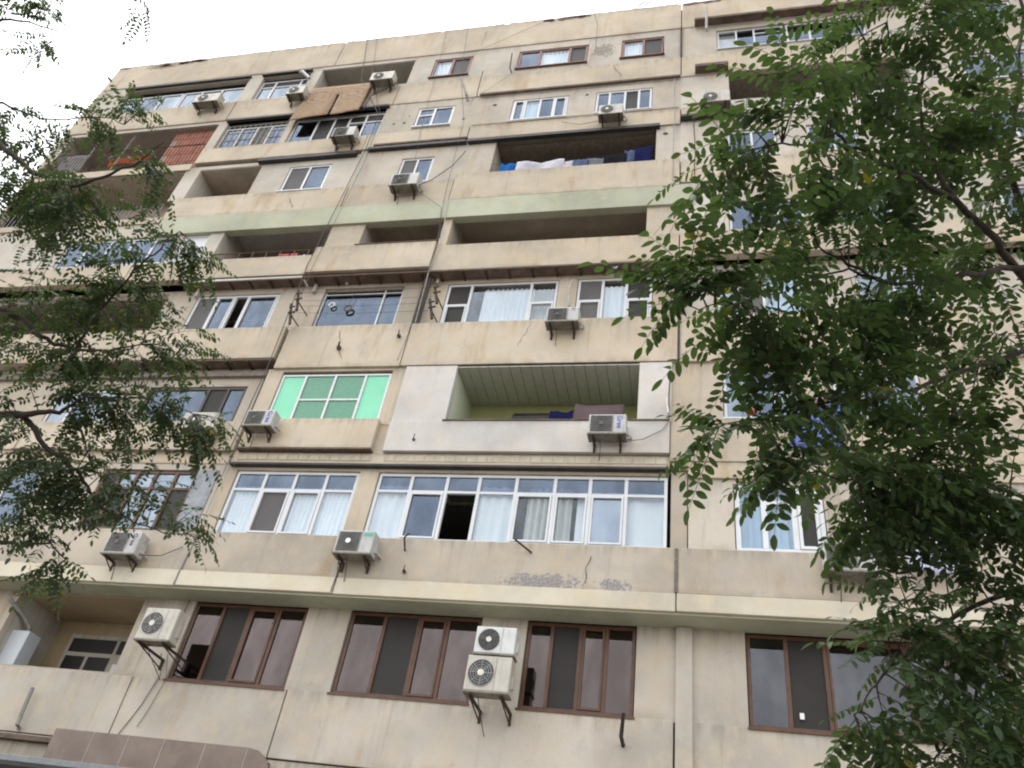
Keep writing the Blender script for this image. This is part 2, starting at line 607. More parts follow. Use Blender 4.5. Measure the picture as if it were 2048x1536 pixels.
def window(frame, x0, x1, z0, z1, d, cuts, kinds, trans=None, w=.055, sash="", sill=True, top_kinds=None, depth=.07):
    """frame with mullions at the fractions in cuts; one letter of kinds per light (o = open, no pane)"""
    xs = [x0] + [x0 + (x1 - x0) * c for c in cuts] + [x1]
    m = MB()
    y0, y1 = YF + d, YF + d + depth

    def bar(a, b, c, e, push=0.0):
        m.box(a, b, y0 - push, y1, c + EYE, e + EYE)
    bar(x0, x0 + w, z0, z1)
    bar(x1 - w, x1, z0, z1)
    bar(x0 + w, x1 - w, z0, z0 + w)
    bar(x0 + w, x1 - w, z1 - w, z1)
    for c in xs[1:-1]:
        bar(c - w * .55, c + w * .55, z0 + w, z1 - w, .004)
    tlist = {}
    for t in (trans or []):
        zz, cells = t
        for k in cells:
            tlist.setdefault(k, []).append(zz)
    edges = []
    for k in range(len(xs) - 1):
        a = xs[k] + (w if k == 0 else w * .55)
        b = xs[k + 1] - (w if k == len(xs) - 2 else w * .55)
        edges.append((a, b))
        for zz in tlist.get(k, []):
            bar(a, b, zz - w * .45, zz + w * .45, -.003)
    win = m.build("window", frame, block)
    for k, (a, b) in enumerate(edges):
        zs = [z0 + w] + sorted(tlist.get(k, [])) + [z1 - w]
        for q in range(len(zs) - 1):
            kd = kinds[k] if q == 0 or top_kinds is None else top_kinds[k]
            c = zs[q] + (w * .45 if q else 0)
            e = zs[q + 1] - (w * .45 if q < len(zs) - 2 else 0)
            if k < len(sash) and sash[k] == 'x' and q == 0:      # an opening sash inside the frame
                s = MB()
                sw = w * .75
                s.box(a + .008, a + sw, y0 - .018, y0 + .03, c + .008 + EYE, e - .008 + EYE)
                s.box(b - sw, b - .008, y0 - .018, y0 + .03, c + .008 + EYE, e - .008 + EYE)
                s.box(a + sw, b - sw, y0 - .018, y0 + .03, c + .008 + EYE, c + sw + EYE)
                s.box(a + sw, b - sw, y0 - .018, y0 + .03, e - sw + EYE, e - .008 + EYE)
                s.build("sash", frame, win)
            if kd == 'o':
                continue
            th = .006 if PANE_MAT[kd].startswith("glass") else .012
            MB().box(a - .004, b + .004, y0 + .028, y0 + .028 + th, c - .004 + EYE, e + .004 + EYE).build("pane", PANE_MAT[kd], win)
    if sill:
        MB().box(x0 - .04, x1 + .04, y0 - .10, y0 - .004, z0 - .045 + EYE, z0 - .008 + EYE).build("sill", "aluminium" if "white" in frame else frame, win)
    return win


def eq(n):
    return [i / n for i in range(1, n)]


# shell: slabs between the floors, end walls, back, roof
for z in (6.10, 9.12, 11.93, 15.02, 18.05, 21.10, 23.78, 26.92):
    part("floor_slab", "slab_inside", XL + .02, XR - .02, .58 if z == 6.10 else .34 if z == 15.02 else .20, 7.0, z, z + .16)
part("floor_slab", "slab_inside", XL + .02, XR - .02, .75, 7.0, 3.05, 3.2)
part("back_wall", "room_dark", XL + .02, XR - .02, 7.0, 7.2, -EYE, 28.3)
part("end_wall", "render_cream", XL, XL + .2, -.02, 7.2, -EYE, 28.58)
part("end_wall", "render_cream", XR - .2, XR, -.02, 7.2, -EYE, 28.58)
part("roof", "concrete_dark", XL + .2, XR - .2, .2, 7.0, 28.3, 28.45)

J1, J2, J3, J4 = -10.44, -6.97, -.43, 6.42      # the joints between the panel bays
# ---- roof parapet with its broken coping
panel_rows("parapet_panel", "render_cream_top", [XL, -22.65, -13.1, J3, 6.42, XR], -.022, .18, 26.90, 28.58)
for (a, b) in ((XL, -13.1), (-13.05, -9.2), (-9.15, -6.7), (-6.6, J3), (J3 + .05, XR)):
    m, x = MB(), a
    top, bot, i = [], [], 0
    while x < b:
        hi = 28.62 + rng.uniform(-.018, .022)
        lo = 28.56 - (rng.uniform(.03, .16) if mnoise.noise((x * .55, 1.7, 0)) > .10 else rng.uniform(0, .015))
        top.append((x, hi)); bot.append((x, lo))
        x += rng.uniform(.07, .2)
    vs = [fp(px, -.03, pz) for px, pz in top] + [fp(px, .2, pz) for px, pz in top] + [fp(px, -.03, pz) for px, pz in bot]
    n = len(top)
    fs = []
    for k in range(n - 1):
        fs += [(k, k + 1, n + k + 1, n + k), (2 * n + k, 2 * n + k + 1, k + 1, k)]
    m.add(vs, fs).build("coping", "brick_old", block)
for (cx, cz, r) in ((-20.9, 28.40, .55), (-20.0, 28.43, .38), (-19.4, 28.46, .33), (-4.9, 28.47, .55), (-4.0, 28.5, .6)):
    for q in range(3):                                       # places where the render has come away from the brick
        x = cx + rng.uniform(-r, r) * .6
        m = MB()
        pts = [(x + rng.uniform(.12, .30) * math.cos(a), cz + rng.uniform(.04, .14) * math.sin(a)) for a in [2 * math.pi * i / 9 for i in range(9)]]
        m.add([fp(px, -.045, min(pz, 28.56)) for px, pz in pts], [tuple(range(9))]).build("bare_brick", "brick_old", block)

# ---- row H, ninth floor
H = [(-21.88, -16.48, 24.96, 26.62), (-15.9, -13.92, 25.06, 26.62), (-13.5, -9.85, 25.14, 26.72), (-9.06, -7.64, 25.30, 26.55), (-5.96, -3.52, 25.30, 26.50),
     (-2.40, -.99, 25.30, 26.52), (.70, 5.22, 25.27, 26.5), (7.2, 9.4, 25.27, 26.5)]
infill("render_pink", XL, J3, 25.0, 26.9, .0, H[:6])
infill("render_pale", J3, XR, 25.0, 26.9, .0, H[6:])
panel_rows("parapet_panel", "render_cream", [XL, -16.4, J1 + .4, J3, J4, XR], -.03, .15, 23.80, 25.02)
window("white_pvc", -21.88, -19.2, 24.97, 26.22, .10, [.34, .67], "bsb")
window("white_pvc", -19.15, -16.5, 24.97, 26.22, .10, [.3, .62], "bkb")
window("white_pvc", -15.88, -13.94, 25.08, 26.38, .10, [.30, .84], "bbs", [(26.0, (0, 1, 2))], top_kinds="kkk")
loggia(-13.5, -9.85, 25.14, 26.72, .0, 1.2, "loggia_grey", "loggia_grey")
window("red_frame", -9.04, -7.66, 25.32, 26.53, .02, [.50], "ck", w=.075)
window("red_frame", -5.94, -3.54, 25.32, 26.48, .02, [.31, .745], "sck", w=.075)
window("red_frame", -2.39, -1.0, 25.32, 26.50, .02, [.52], "ck", w=.075)
window("white_pvc", .72, 2.78, 25.29, 26.48, .05, [.29, .56], "css", [(26.16, (2,))])
window("white_pvc", 2.86, 5.2, 25.29, 26.48, .05, [.3, .62], "sus")
window("white_pvc", 7.22, 9.38, 25.29, 26.48, .05, [.5], "ss")
part("lintel_ledge", "soffit_rust", .0, 6.2, -.32, -.06, 26.78, 26.9)
part("window_hood", "tar_black", -21.95, -16.45, -.10, .12, 26.66, 26.74)
part("window_hood", "tar_black", -15.95, -13.9, -.12, .1, 26.63, 26.74)

# ---- row G, eighth floor
G = [(-22.75, -16.58, 21.22, 23.6), (-16.2, -13.75, 21.98, 23.6), (-13.52, -10.18, 22.04, 23.6), (-8.99, -7.72, 22.26, 23.41), (-5.76, -3.92, 22.13, 23.37),
     (-3.05, -1.29, 22.14, 23.38), (1.0, 6.05, 22.2, 23.9), (7.4, 9.2, 22.2, 23.6)]
infill("render_pale", XL, J3, 22.0, 23.78, .0, [G[0], G[1], G[2], G[3], G[4], G[5]])
infill("render_pink", J3, XR, 22.0, 23.98, .0, G[6:])
panel_rows("parapet_panel", "render_cream", [-16.55, J1, J2, J3], -.06, .15, 21.20, 22.02)
part("parapet_panel", "render_cream", XL, -16.58, -.05, .15, 20.86, 21.20)
panel_rows("parapet_panel", "render_white", [.98, 6.1], -.05, .16, 21.50, 22.22)
panel_rows("parapet_panel", "render_cream", [J3, .98], -.05, .15, 21.45, 22.02)
panel_rows("parapet_panel", "render_cream", [6.1, XR], -.05, .15, 21.45, 22.02)
window("white_pvc_worn", -16.18, -13.77, 22.0, 23.32, .08, [.27, .52, .75], "ssnu")
window("white_pvc", -13.5, -10.2, 22.06, 23.46, .08, [.26, .45, .62, .80], "skkos", [(23.02, (3, 4))], top_kinds="kkkkk")
window("white_pvc", -8.97, -7.74, 22.28, 23.40, .02, [.46], "uu", [(23.0, (0,))], w=.065, top_kinds="su")
window("white_pvc", -5.74, -3.94, 22.15, 23.36, .02, [.23, .50, .75], "scuu", w=.06, sash="xooxx")
window("white_pvc", -3.03, -1.31, 22.16, 23.37, .02, [.24, .52, .77], "usks", w=.06)
loggia(1.0, 6.05, 22.2, 23.9, .0, 1.3, "loggia_grey", "loggia_grey", "loggia_pale")
window("white_pvc", 7.42, 9.18, 22.22, 23.58, .05, [.5], "ss")
part("ledge", "soffit_rust", J2 + .05, J3 - .02, -.13, -.06, 23.70, 23.79)
part("ledge", "soffit_rust", .0, 1.0, -.3, -.05, 23.86, 24.0)
part("window_hood", "tar_black", -16.25, -10.1, -.12, .1, 23.60, 23.70)
part("ledge", "render_sand", J2 + .05, J3 - .05, -.085, -.06, 22.02, 22.06)
lg = loggia(-22.75, -16.58, 21.22, 23.6, .0, 1.3, "loggia_brown", "loggia_brown")
for i, z in enumerate((21.25, 21.72, 22.19, 22.66, 23.13)):     # block wall at the right end of the caged balcony
    for k in range(3):
        x0 = -18.35 + k * .59 + (.2 if i % 2 else 0)
        part("block", "brick_salmon", x0 + .01, min(x0 + .57, -16.6), .17 + rng.uniform(0, .012), .24, z + .015, z + .455, lg)
part("mortar", "mortar_pale", -18.35, -16.59, .2, .26, 21.22, 23.58, lg)

# ---- row F, seventh floor
F = [(-23.0, -16.70, 18.37, 20.86), (-16.14, -13.85, 19.27, 20.85), (-12.77, -11.30, 19.28, 20.61), (-8.93, -7.86, 19.28, 20.58), (-5.97, -1.12, 19.44, 21.18),
     (.85, 2.2, 19.4, 20.7), (3.0, 4.3, 19.4, 20.7), (7.2, 9.0, 19.3, 20.7)]
infill("render_pink", XL, J1, 19.25, 21.02, .0, F[:3])
infill("render_pale", J1, J2, 19.25, 21.22, .0, F[3:4])
infill("render_pale", J2, J3, 19.40, 21.20, .0, F[4:5])
infill("render_pink", J3, XR, 19.25, 21.46, .0, F[5:])
panel_rows("parapet_panel", "render_cream", [-16.4, J1 + .1, J2], -.06, .15, 18.27, 19.27)
panel_rows("parapet_panel", "render_cream", [J2, J3], -.07, .15, 18.28, 19.46)
panel_rows("parapet_panel", "render_cream", [J3, J4, XR], -.05, .15, 18.4, 19.3)
part("parapet_panel", "render_cream", XL, -16.42, -.05, .15, 18.10, 18.36)
loggia(-23.0, -16.70, 18.37, 20.86, .0, 1.5, "loggia_brown", "loggia_brown", "loggia_pale")
loggia(-16.14, -13.85, 19.27, 20.85, .0, 1.2, "loggia_brown", "loggia_brown", "loggia_pale")
window("aluminium", -12.75, -11.32, 19.30, 20.60, .02, [.50], "ns", w=.06)
window("white_pvc", -8.91, -7.88, 19.30, 20.57, .03, [.50], "nu", w=.055)
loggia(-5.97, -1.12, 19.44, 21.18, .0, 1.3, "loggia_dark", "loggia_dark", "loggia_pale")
window("white_pvc", .87, 2.18, 19.42, 20.68, .05, [.5], "uu")
window("white_pvc", 3.02, 4.28, 19.42, 20.68, .05, [.5], "us")
window("white_pvc", 7.22, 8.98, 19.32, 20.68, .05, [.5], "ss")
part("window_hood", "tar_black", J2 + .1, -1.02, -.14, .0, 21.06, 21.19)
part("window_hood", "tar_black", -14.0, J1 - .1, -.16, .02, 20.88, 21.0)
part("window_hood", "tar_black", -10.2, J2 + .02, -.14, .02, 21.07, 21.18)
part("ledge", "soffit_rust", -10.05, J2 + .05, -.12, -.06, 21.28, 21.36)
part("window_hood", "tar_black", J3, 1.3, -.20, -.02, 21.34, 21.44)

# ---- row E, sixth floor
E_ = [(-19.4, -15.4, 16.18, 17.46), (-15.25, -14.35, 16.18, 17.46), (-13.88, -10.30, 16.14, 17.5), (-9.32, -6.93, 16.40, 17.46), (-6.69, -1.28, 16.28, 17.46),
      (.80, 2.65, 16.3, 17.5), (3.2, 4.7, 16.3, 17.5), (7.1, 9.0, 16.3, 17.5)]
infill("render_pink", XL, J1 + .08, 16.1, 17.46, .0, E_[:3])
infill("render_cream", J1 + .08, J3, 16.25, 17.46, .0, E_[3:5])
infill("render_pink", J3, XR, 16.25, 18.4, .0, E_[5:])
part("reflection_strip", "reflection_sage", -16.35, J3 + .33, -.075, .16, 17.46, 18.265)  # added part: the upper bus window reflection built as a solid strip
part("wall_panel", "render_pink", XL, -16.36, .0, .16, 17.46, 18.10)
panel_rows("parapet_panel", "render_cream", [XL, -16.4, -13.42, J1 - .12], -.06, .15, 15.38, 16.16)
part("parapet_panel", "render_cream", J1 - .08, J2 + .04, -.13, .12, 15.38, 16.41, bevel=.012)
panel_rows("parapet_panel", "render_cream", [J2 + .04, J3], -.05, .15, 15.31, 16.30)
panel_rows("parapet_panel", "render_cream", [J3, J4, XR], -.05, .15, 15.40, 16.32)
part("coping", "soffit_rust", J1 + 1.1, J2 + .05, -.15, .14, 16.412, 16.435)
loggia(-13.88, -10.30, 16.14, 17.9, .0, 1.3, "loggia_grey", "loggia_grey", "loggia_pale")
loggia(-9.32, -6.93, 16.40, 17.9, .0, 1.2, "loggia_brown", "loggia_brown", "loggia_pale")
loggia(-6.69, -1.28, 16.28, 17.9, .0, 1.3, "loggia_brown", "loggia_brown", "loggia_pale")
window("white_pvc", -19.38, -15.42, 16.2, 17.44, .05, eq(5), "uuuuu")
window("white_pvc", -15.23, -14.37, 16.2, 17.44, .05, [], "w")
window("white_pvc", .82, 2.63, 16.32, 17.48, .05, [.34, .67], "uus")
window("white_pvc", 3.22, 4.68, 16.32, 17.48, .05, [.5], "us")
window("white_pvc", 7.12, 8.98, 16.32, 17.48, .05, [.5], "ss")
for (a, b) in ((-14.4, J1 - .2), (J1 - .1, J2), (J2 + .05, J3)):     # ribbed undersides of the jutting parapets
    sl = part("soffit", "soffit_rust", a, b, -.05, .34, 15.25, 15.30)
    x = a + .3
    while x < b - .1:
        part("soffit_rib", "iron_rust", x - .025, x + .025, -.03, .32, 15.215, 15.25, sl)
        x += .62
part("ledge", "render_white", -14.4, J1 - .15, -.07, -.03, 15.235, 15.30)

# ---- row D, fifth floor (windows stand 0.3 m back)
D_ = [(-22.0, -14.9, 13.66, 15.2), (-13.90, -11.29, 13.60, 15.02), (-9.98, -7.66, 13.60, 15.12), (-6.43, -3.45, 13.60, 15.11), (-2.97, -1.07, 13.60, 15.11),  # x and z scaled about the camera from the facade plane to this depth
      (.45, 2.45, 13.60, 15.08), (3.6, 5.2, 13.6, 15.08), (7.3, 9.2, 13.6, 15.08)]
infill("render_sand", XL, J1, 13.3, 15.26, .30, D_[:2])
infill("render_sand", J1, J2, 13.3, 15.26, .30, D_[2:3])
infill("render_cream", J2, J3, 13.3, 15.26, .30, D_[3:5])
infill("render_pink", J3, XR, 13.3, 15.40, .30, D_[5:])
part("parapet_panel", "render_cream", -16.5, J1 + .02, -.06, .30, 12.30, 13.38, bevel=.012)
part("parapet_panel", "render_cream", XL, -16.53, -.06, .30, 12.28, 13.36, bevel=.012)
panel_rows("parapet_panel", "render_cream", [J1 + .12, J2, J3], -.05, .29, 11.96, 13.36)
panel_rows("parapet_panel", "render_cream", [J3, J4, XR], -.04, .29, 11.96, 13.38)
for (a, b) in ((-16.4, J1),):
    sl = part("soffit", "soffit_rust", a, b, -.04, .34, 12.24, 12.29)
    x = a + .3
    while x < b - .1:
        part("soffit_rib", "iron_rust", x - .03, x + .03, -.03, .33, 12.20, 12.24, sl)
        x += .62
loggia(-22.0, -14.9, 13.66, 15.2, .30, 1.2, "loggia_brown", "loggia_brown")
window("white_pvc", -13.88, -11.31, 13.60, 15.0, .32, [.25, .47, .63], "nsos", sash="oxox")
window("aluminium", -9.96, -7.68, 13.60, 15.10, .36, [.77], "ss", [(14.93, (0, 1))], w=.04)
window("white_pvc", -6.41, -3.47, 13.60, 15.09, .32, [.22, .765], "kcc", [(14.34, (0, 2))], w=.06, sash="xox")
window("white_pvc", -2.95, -1.09, 13.60, 15.09, .32, [.34, .66], "nck", [(14.34, (0, 2))], w=.06, sash="xox")
window("white_pvc_worn", .47, 2.43, 13.60, 15.06, .32, [.25, .54], "cnc")
window("white_pvc", 3.62, 5.18, 13.60, 15.06, .32, [.5], "bb")
window("white_pvc", 7.32, 9.18, 13.60, 15.06, .32, [.5], "ss")

# ---- row C, fourth floor
C_ = [(-5.51, -1.27, 10.28, 11.93)]
infill("render_sand", XL, J1, 10.25, 12.24, .30, [(-16.6, -14.7, 10.2, 11.6), (-13.86, -11.05, 10.2, 11.66)])
infill("render_cream", J1, J2 + .2, 10.25, 11.96, .02, [(-10.03, -7.13, 10.33, 11.88)])
infill("render_white", J2 + .2, J3 - .14, 10.28, 11.92, -.06, C_, .2)
infill("render_cream", J3 - .14, XR, 10.25, 11.96, .02, [(.5, 2.1, 10.4, 11.75), (2.7, 4.4, 10.4, 11.75), (7.2, 9.2, 10.4, 11.75)])
part("parapet_panel", "render_white", J2 + .2, J3 - .16, -.10, .12, 9.46, 10.27, bevel=.01)
part("coping", "soffit_rust", -5.55, J3 - .16, -.13, .14, 10.272, 10.297)
part("parapet_panel", "render_cream", -10.30, -7.05, -.13, .02, 9.50, 10.32, bevel=.012)
part("ledge", "soffit_rust", -10.32, -7.03, -.15, .02, 9.455, 9.50)
panel_rows("parapet_panel", "render_cream", [XL, -16.5, J1], -.05, .2, 9.44, 10.30)
part("ledge", "soffit_rust", -16.5, J1 + .02, -.10, -.06, 9.40, 9.44)
panel_rows("parapet_panel", "render_cream", [J3 - .16, J4, XR], -.05, .18, 9.30, 10.36)
window("white_pvc_worn", -16.58, -14.72, 10.2, 11.58, .32, [.33, .66], "bsb")
window("dark_frame", -13.84, -11.07, 10.2, 11.64, .32, [.2, .62, .82], "ssks", w=.065)
window("aluminium", -10.01, -7.15, 10.33, 11.80, .05, [.225, .50, .775], "mggm", [(11.02, (1, 2))], w=.05)
loggia(-5.51, -1.27, 10.28, 11.93, -.06, 1.5, "loggia_lime", "ceiling_pvc", "loggia_mint", planks=17)
window("white_pvc", .52, 2.08, 10.42, 11.73, .06, [.33, .66], "bub")
window("white_pvc", 2.72, 4.38, 10.42, 11.73, .06, [.33, .66], "bub")
window("white_pvc", 7.22, 9.18, 10.42, 11.73, .06, [.5], "ss")
part("wall_panel", "render_cream", J1 + .02, J3 - .15, .03, .2, 9.45, 10.26)
# courses of painted brick under the parapets
brick_proto = None
for (a, b, n, dd) in ((-10.28, -7.0, 13, .010), (J2 + .25, J3 - .2, 26, .0145)):
    w = (b - a) / n
    for k in range(n):
        for q in range(1):
            if rng.random() < .1 and dd == .010:
                continue
            bx, bz = a + (k + .5) * w, 9.24
            if brick_proto is None:
                brick_proto = MB().box(-.11, .11, -.02, .03, 0, .155).build("brick", "brick_painted", None, bevel=.008)
                o = brick_proto
            else:
                o = brick_proto.copy()
                COL.objects.link(o)
            o.location = fp(bx, dd + rng.uniform(-.003, .003), bz)
            o.rotation_euler = (0, rng.uniform(-.03, .03), 0)
            o.scale = (w / .235, 1, 1)
            adopt(o, block)

# ---- row B, third floor
B_ = [(-20.0, -15.2, 7.36, 8.95), (-13.62, -11.13, 7.36, 8.95), (-10.17, -7.18, 7.35, 8.98), (-6.75, -.60, 7.35, 8.98), (.63, 2.26, 7.34, 8.82), (2.86, 4.7, 7.34, 8.82), (7.2, 9.2, 7.4, 8.8)]
infill("render_pale", XL, J1, 7.33, 9.12, .02, B_[:2])
infill("render_cream", J1, J3 - .14, 7.33, 9.10, .02, B_[2:4])
part("pillar", "render_sand", J3 - .12, -.24, .06, .24, 7.33, 9.1)
infill("render_pale", -.22, XR, 7.33, 8.92, .02, B_[4:])
part("wall_panel", "render_cream", -.22, XR, -.03, .16, 8.92, 9.29)
for (a, b) in ((XL, J1 - .02), (J1 + .02, J3 - .15), (J3 - .12, XR)):
    part("slab_edge", "render_cream", a, b, .0, .2, 9.12, 9.44 if b < 0 else 9.29)
part("window_hood", "tar_black", -10.35, -.58, -.12, .03, 9.05, 9.10)
panel_rows("parapet_panel", "render_cream_low", [XL, J1, J2, J3, J4, XR], -.06, .2, 6.44, 7.35)
panel_rows("ledge", "reflection_cream", [XL, J1, J2, J3, J4, XR], -.085, .2, 6.10, 6.44, .02)  # added ledge: the lower bus window reflection built along the parapet foot
part("soffit", "reflection_sage", XL + .01, XR - .01, -.02, .58, 6.06, 6.10)  # underside coloured with the pale window reflection that crosses it
window("white_pvc_worn", -19.98, -15.22, 7.38, 8.93, .06, eq(5), "sksns")
window("brown_frame", -13.60, -11.15, 7.38, 8.93, .06, [.18, .36, .56, .78], "kkbbk", [(8.47, (0, 1, 2, 3, 4))], w=.065, top_kinds="kbbbb")
part("metal_panel", "foil", -11.12, -10.60, .0, .03, 7.40, 8.94)
window("white_pvc", -10.15, -7.20, 7.36, 8.96, .06, eq(4), "cncc", [(8.50, (0, 1, 2, 3))], w=.062, sash="oxxo", top_kinds="ssss")
window("white_pvc", -6.73, -.62, 7.36, 8.96, .06, [.125, .255, .37, .50, .632, .75, .868], "cuocccbc",
       [(8.53, tuple(range(8)))], w=.062, sash="oxooxxxo", top_kinds="ssssssss")
window("white_pvc", .65, 2.24, 7.36, 8.80, .04, [.33, .67], "cck", [(8.42, (1,))], w=.09, sash="oox")
window("white_pvc", 2.88, 4.68, 7.36, 8.80, .04, [.33, .67], "kcb", w=.09)
window("white_pvc", 7.22, 9.18, 7.42, 8.78, .04, [.5], "ss")
part("pillar", "render_sand", 2.30, 2.52, -.02, .02, 7.36, 8.90)

# ---- row A, second floor (wall 0.55 m back)
A_ = [(-14.6, -11.45, 4.47, 6.06), (-10.24, -7.68, 4.43, 6.06), (-6.76, -4.06, 4.43, 6.06), (-3.18, -1.14, 4.43, 6.06), (.75, 4.9, 4.43, 6.06), (7.0, 10.0, 4.43, 6.06)]  # facade plane positions scaled about the camera to the set-back wall
infill("render_sand", XL, -10.9, 4.40, 6.06, .55, A_[:1], .2)
infill("render_pale", -10.9, J3, 4.40, 6.06, .55, A_[1:4], .2)
infill("render_pale", J3, XR, 4.40, 6.06, .55, A_[4:], .2)
panel_rows("wall_panel", "render_pale", [XL, -15.0, -10.95, -7.6, -.46, 6.6, XR], .53, .73, 3.2, 4.42)
panel_rows("wall_panel", "render_sand", [XL, -15.0, -10.95, -7.6, -.46, 6.6, XR], .55, .75, -EYE, 3.19)
part("pillar", "render_pale", -.44, -.16, .46, .55, 3.2, 6.05)
for (a, b, cuts, kinds) in ((-10.22, -7.70, [.26, .505, .76], "fkff"), (-6.74, -4.08, [.27, .535, .755], "fkff"), (-3.16, -1.16, [.23, .50, .74], "fkff"),
                            (.77, 4.88, [.16, .315, .635, .79], "ykyyy")):
    w_ = window("brown_frame", a, b, 4.43, 6.04, .60, cuts, kinds, w=.062, sash="ooxo")
lg = loggia(-14.6, -11.45, 4.47, 6.06, .55, 1.5, "loggia_tan", "loggia_tan", "loggia_pale")
for (a, b, c, e, mt) in ((-14.0, -12.85, 5.32, 5.62, "screen_dark"), (-12.75, -12.1, 5.32, 5.62, "screen_dark"), (-14.0, -13.5, 4.5, 5.22, "screen_dark"),
                         (-13.4, -12.85, 4.5, 5.22, "screen_dark"), (-12.7, -12.15, 4.5, 5.1, "sticker_white")):
    part("pane", mt, a, b, 1.98, 2.03, c, e, lg)
part("door_frame", "loggia_pale", -14.1, -12.0, 2.0, 2.04, 4.0, 5.72, lg)
window("brown_frame", 7.02, 9.98, 4.43, 6.04, .60, [.3, .6], "uuu", w=.075)
part("ledge", "soffit_rust", XL, -11.5, .42, .53, 3.05, 3.14)

# dark strips seen in the open vertical joints
for x, d0, za, zb in ((J1, .10, 6.1, 12.0), (J2, .10, 9.5, 28.4), (J3, .10, 6.1, 28.4), (-13.1, .10, 26.9, 28.4)):
    part("joint_strip", "crack_dark", x - .10, x + .10, d0, d0 + .05, za, zb)
part("joint_strip", "crack_dark", J3 - .03, J3 + .03, -.075, -.03, 25.0, 26.9)
part("joint_strip", "crack_dark", J3 - .02, J3 + .03, -.075, -.03, 11.98, 13.3)
part("joint_strip", "concrete_dark", J3 - .035, J3 + .035, -.075, -.03, 6.46, 7.33)

# railings and cages that belong to the balconies


def railing(x0, x1, z0, z1, d, step, r, mat, rails):
    m = MB()
    for z in rails:
        m.tube([fp(x0, d, z), fp(x1, d, z)], r * 1.5, 5)
    rl = m.build("railing", mat, block)
    n = max(2, int((x1 - x0) / step))
    proto = None
    for k in range(n + 1):
        x = x0 + (x1 - x0) * k / n
        if proto is None:
            proto = MB().tube([fp(x, d, z0), fp(x, d, z1)], r, 5).build("bar", mat, rl)
            base = Vector(proto.location)
        else:
            b = proto.copy()
            COL.objects.link(b)
            b.parent = rl
            b.location = base + Vector(((x1 - x0) * k / n, 0, 0))
    return rl


railing(-22.7, -16.62, 21.22, 23.58, -.02, .135, .011, "iron_rust", (21.26, 22.4, 23.55))
railing(-22.9, -16.72, 18.36, 19.06, -.02, .16, .016, "sheet_grey", (18.40, 19.05))
railing(-13.86, -10.32, 16.14, 16.45, -.02, .40, .013, "brown_frame", (16.44,))
railing(-16.18, -13.77, 22.02, 23.3, -.03, .19, .008, "grey_frame", (22.05, 22.45, 22.85, 23.28))
# ------------------------------------------------------------------ curtains
def curtain(x0, x1, z0, z1, d, mat, label, pleat=.11, amp=.022, group="curtains behind the windows"):
    m = MB()
    n = max(8, int((x1 - x0) / pleat * 6))
    seed = rng.uniform(0, 100)
    vs = []
    for row, z in enumerate((z1, (z0 + z1) / 2, z0)):
        for k in range(n + 1):
            x = x0 + (x1 - x0) * k / n
            ph = x / pleat * 2 * math.pi + 2.2 * mnoise.noise((x * 1.3, seed, 0))
            a = amp * (1 + .8 * mnoise.noise((x * 2.1, seed, 5)))
            vs.append(fp(x + .012 * row * mnoise.noise((x * 3, seed, 9)), d + a * math.sin(ph), z))
    fs = [(r * (n + 1) + k, r * (n + 1) + k + 1, (r + 1) * (n + 1) + k + 1, (r + 1) * (n + 1) + k) for r in range(2) for k in range(n)]
    o = m.add(vs, fs).build("curtain", mat, None, smooth=True)
    return tag(o, label, "curtain", group)


curtain(-10.1, -7.25, 7.40, 8.62, .17, "curtain_white", "pale pleated curtain behind the shorter white glazed balcony, third floor")
curtain(-6.68, -5.98, 7.40, 8.72, .17, "curtain_white", "narrow white curtain left of the open sash in the long white glazed balcony", .2)
curtain(-4.45, -3.62, 7.40, 8.72, .17, "curtain_white", "white curtain in loose folds right of the open sash, long glazed balcony", .24, .03)
curtain(-3.42, -2.5, 7.40, 8.70, .16, "curtain_cream", "creamy bunched curtain in the middle of the long glazed balcony", .15, .05)
curtain(-2.4, -.68, 7.40, 8.66, .19, "curtain_white", "smooth white curtain at the right end of the long glazed balcony", .5, .02)
curtain(.72, 1.75, 7.40, 8.78, .18, "net_blue", "pale blue net curtain in the white window right of the long glazed balcony", .16)
curtain(3.4, 4.6, 7.40, 8.78, .18, "net_blue", "pale blue net curtain in the white window half hidden by the right tree", .16)
curtain(-5.45, -4.1, 13.64, 15.0, .46, "curtain_white", "sheer white curtain on the right of the wide middle pane, fifth floor", .13)
curtain(-4.15, -3.52, 13.64, 15.0, .52, "curtain_cream", "narrow sheer curtain in the right sash left of the fifth floor air conditioner", .12)
curtain(-2.9, -1.6, 13.64, 14.95, .47, "curtain_white", "sheer white curtain in the fifth floor window right of the air conditioner", .13)
curtain(.5, 2.4, 13.64, 15.0, .48, "net_blue", "pale net curtain in the fifth floor window beside the right tree", .14)
curtain(-5.2, -4.1, 25.36, 26.4, .14, "curtain_white", "white lace curtain in the middle pane of the red framed top floor window", .14)
curtain(-9.0, -8.4, 25.36, 26.45, .14, "curtain_white", "white curtain in the left pane of the two pane red framed window, top floor centre", .13)
curtain(-2.3, -1.7, 25.36, 26.42, .14, "curtain_white", "white curtain in the left pane of the small red framed window, top floor right", .12)
curtain(.76, 1.3, 25.33, 26.44, .17, "curtain_cream", "plain pale blind in the first pane of the top floor window beside the right tree", .5, .004)
curtain(-5.3, -4.85, 22.2, 23.3, .14, "net_blue", "pale net curtain in the second pane of the four pane white window, eighth floor", .15)

# ------------------------------------------------------------------ air conditioners
AC_GROUP = "air conditioner units on the facade"
AC_ROOT = {}


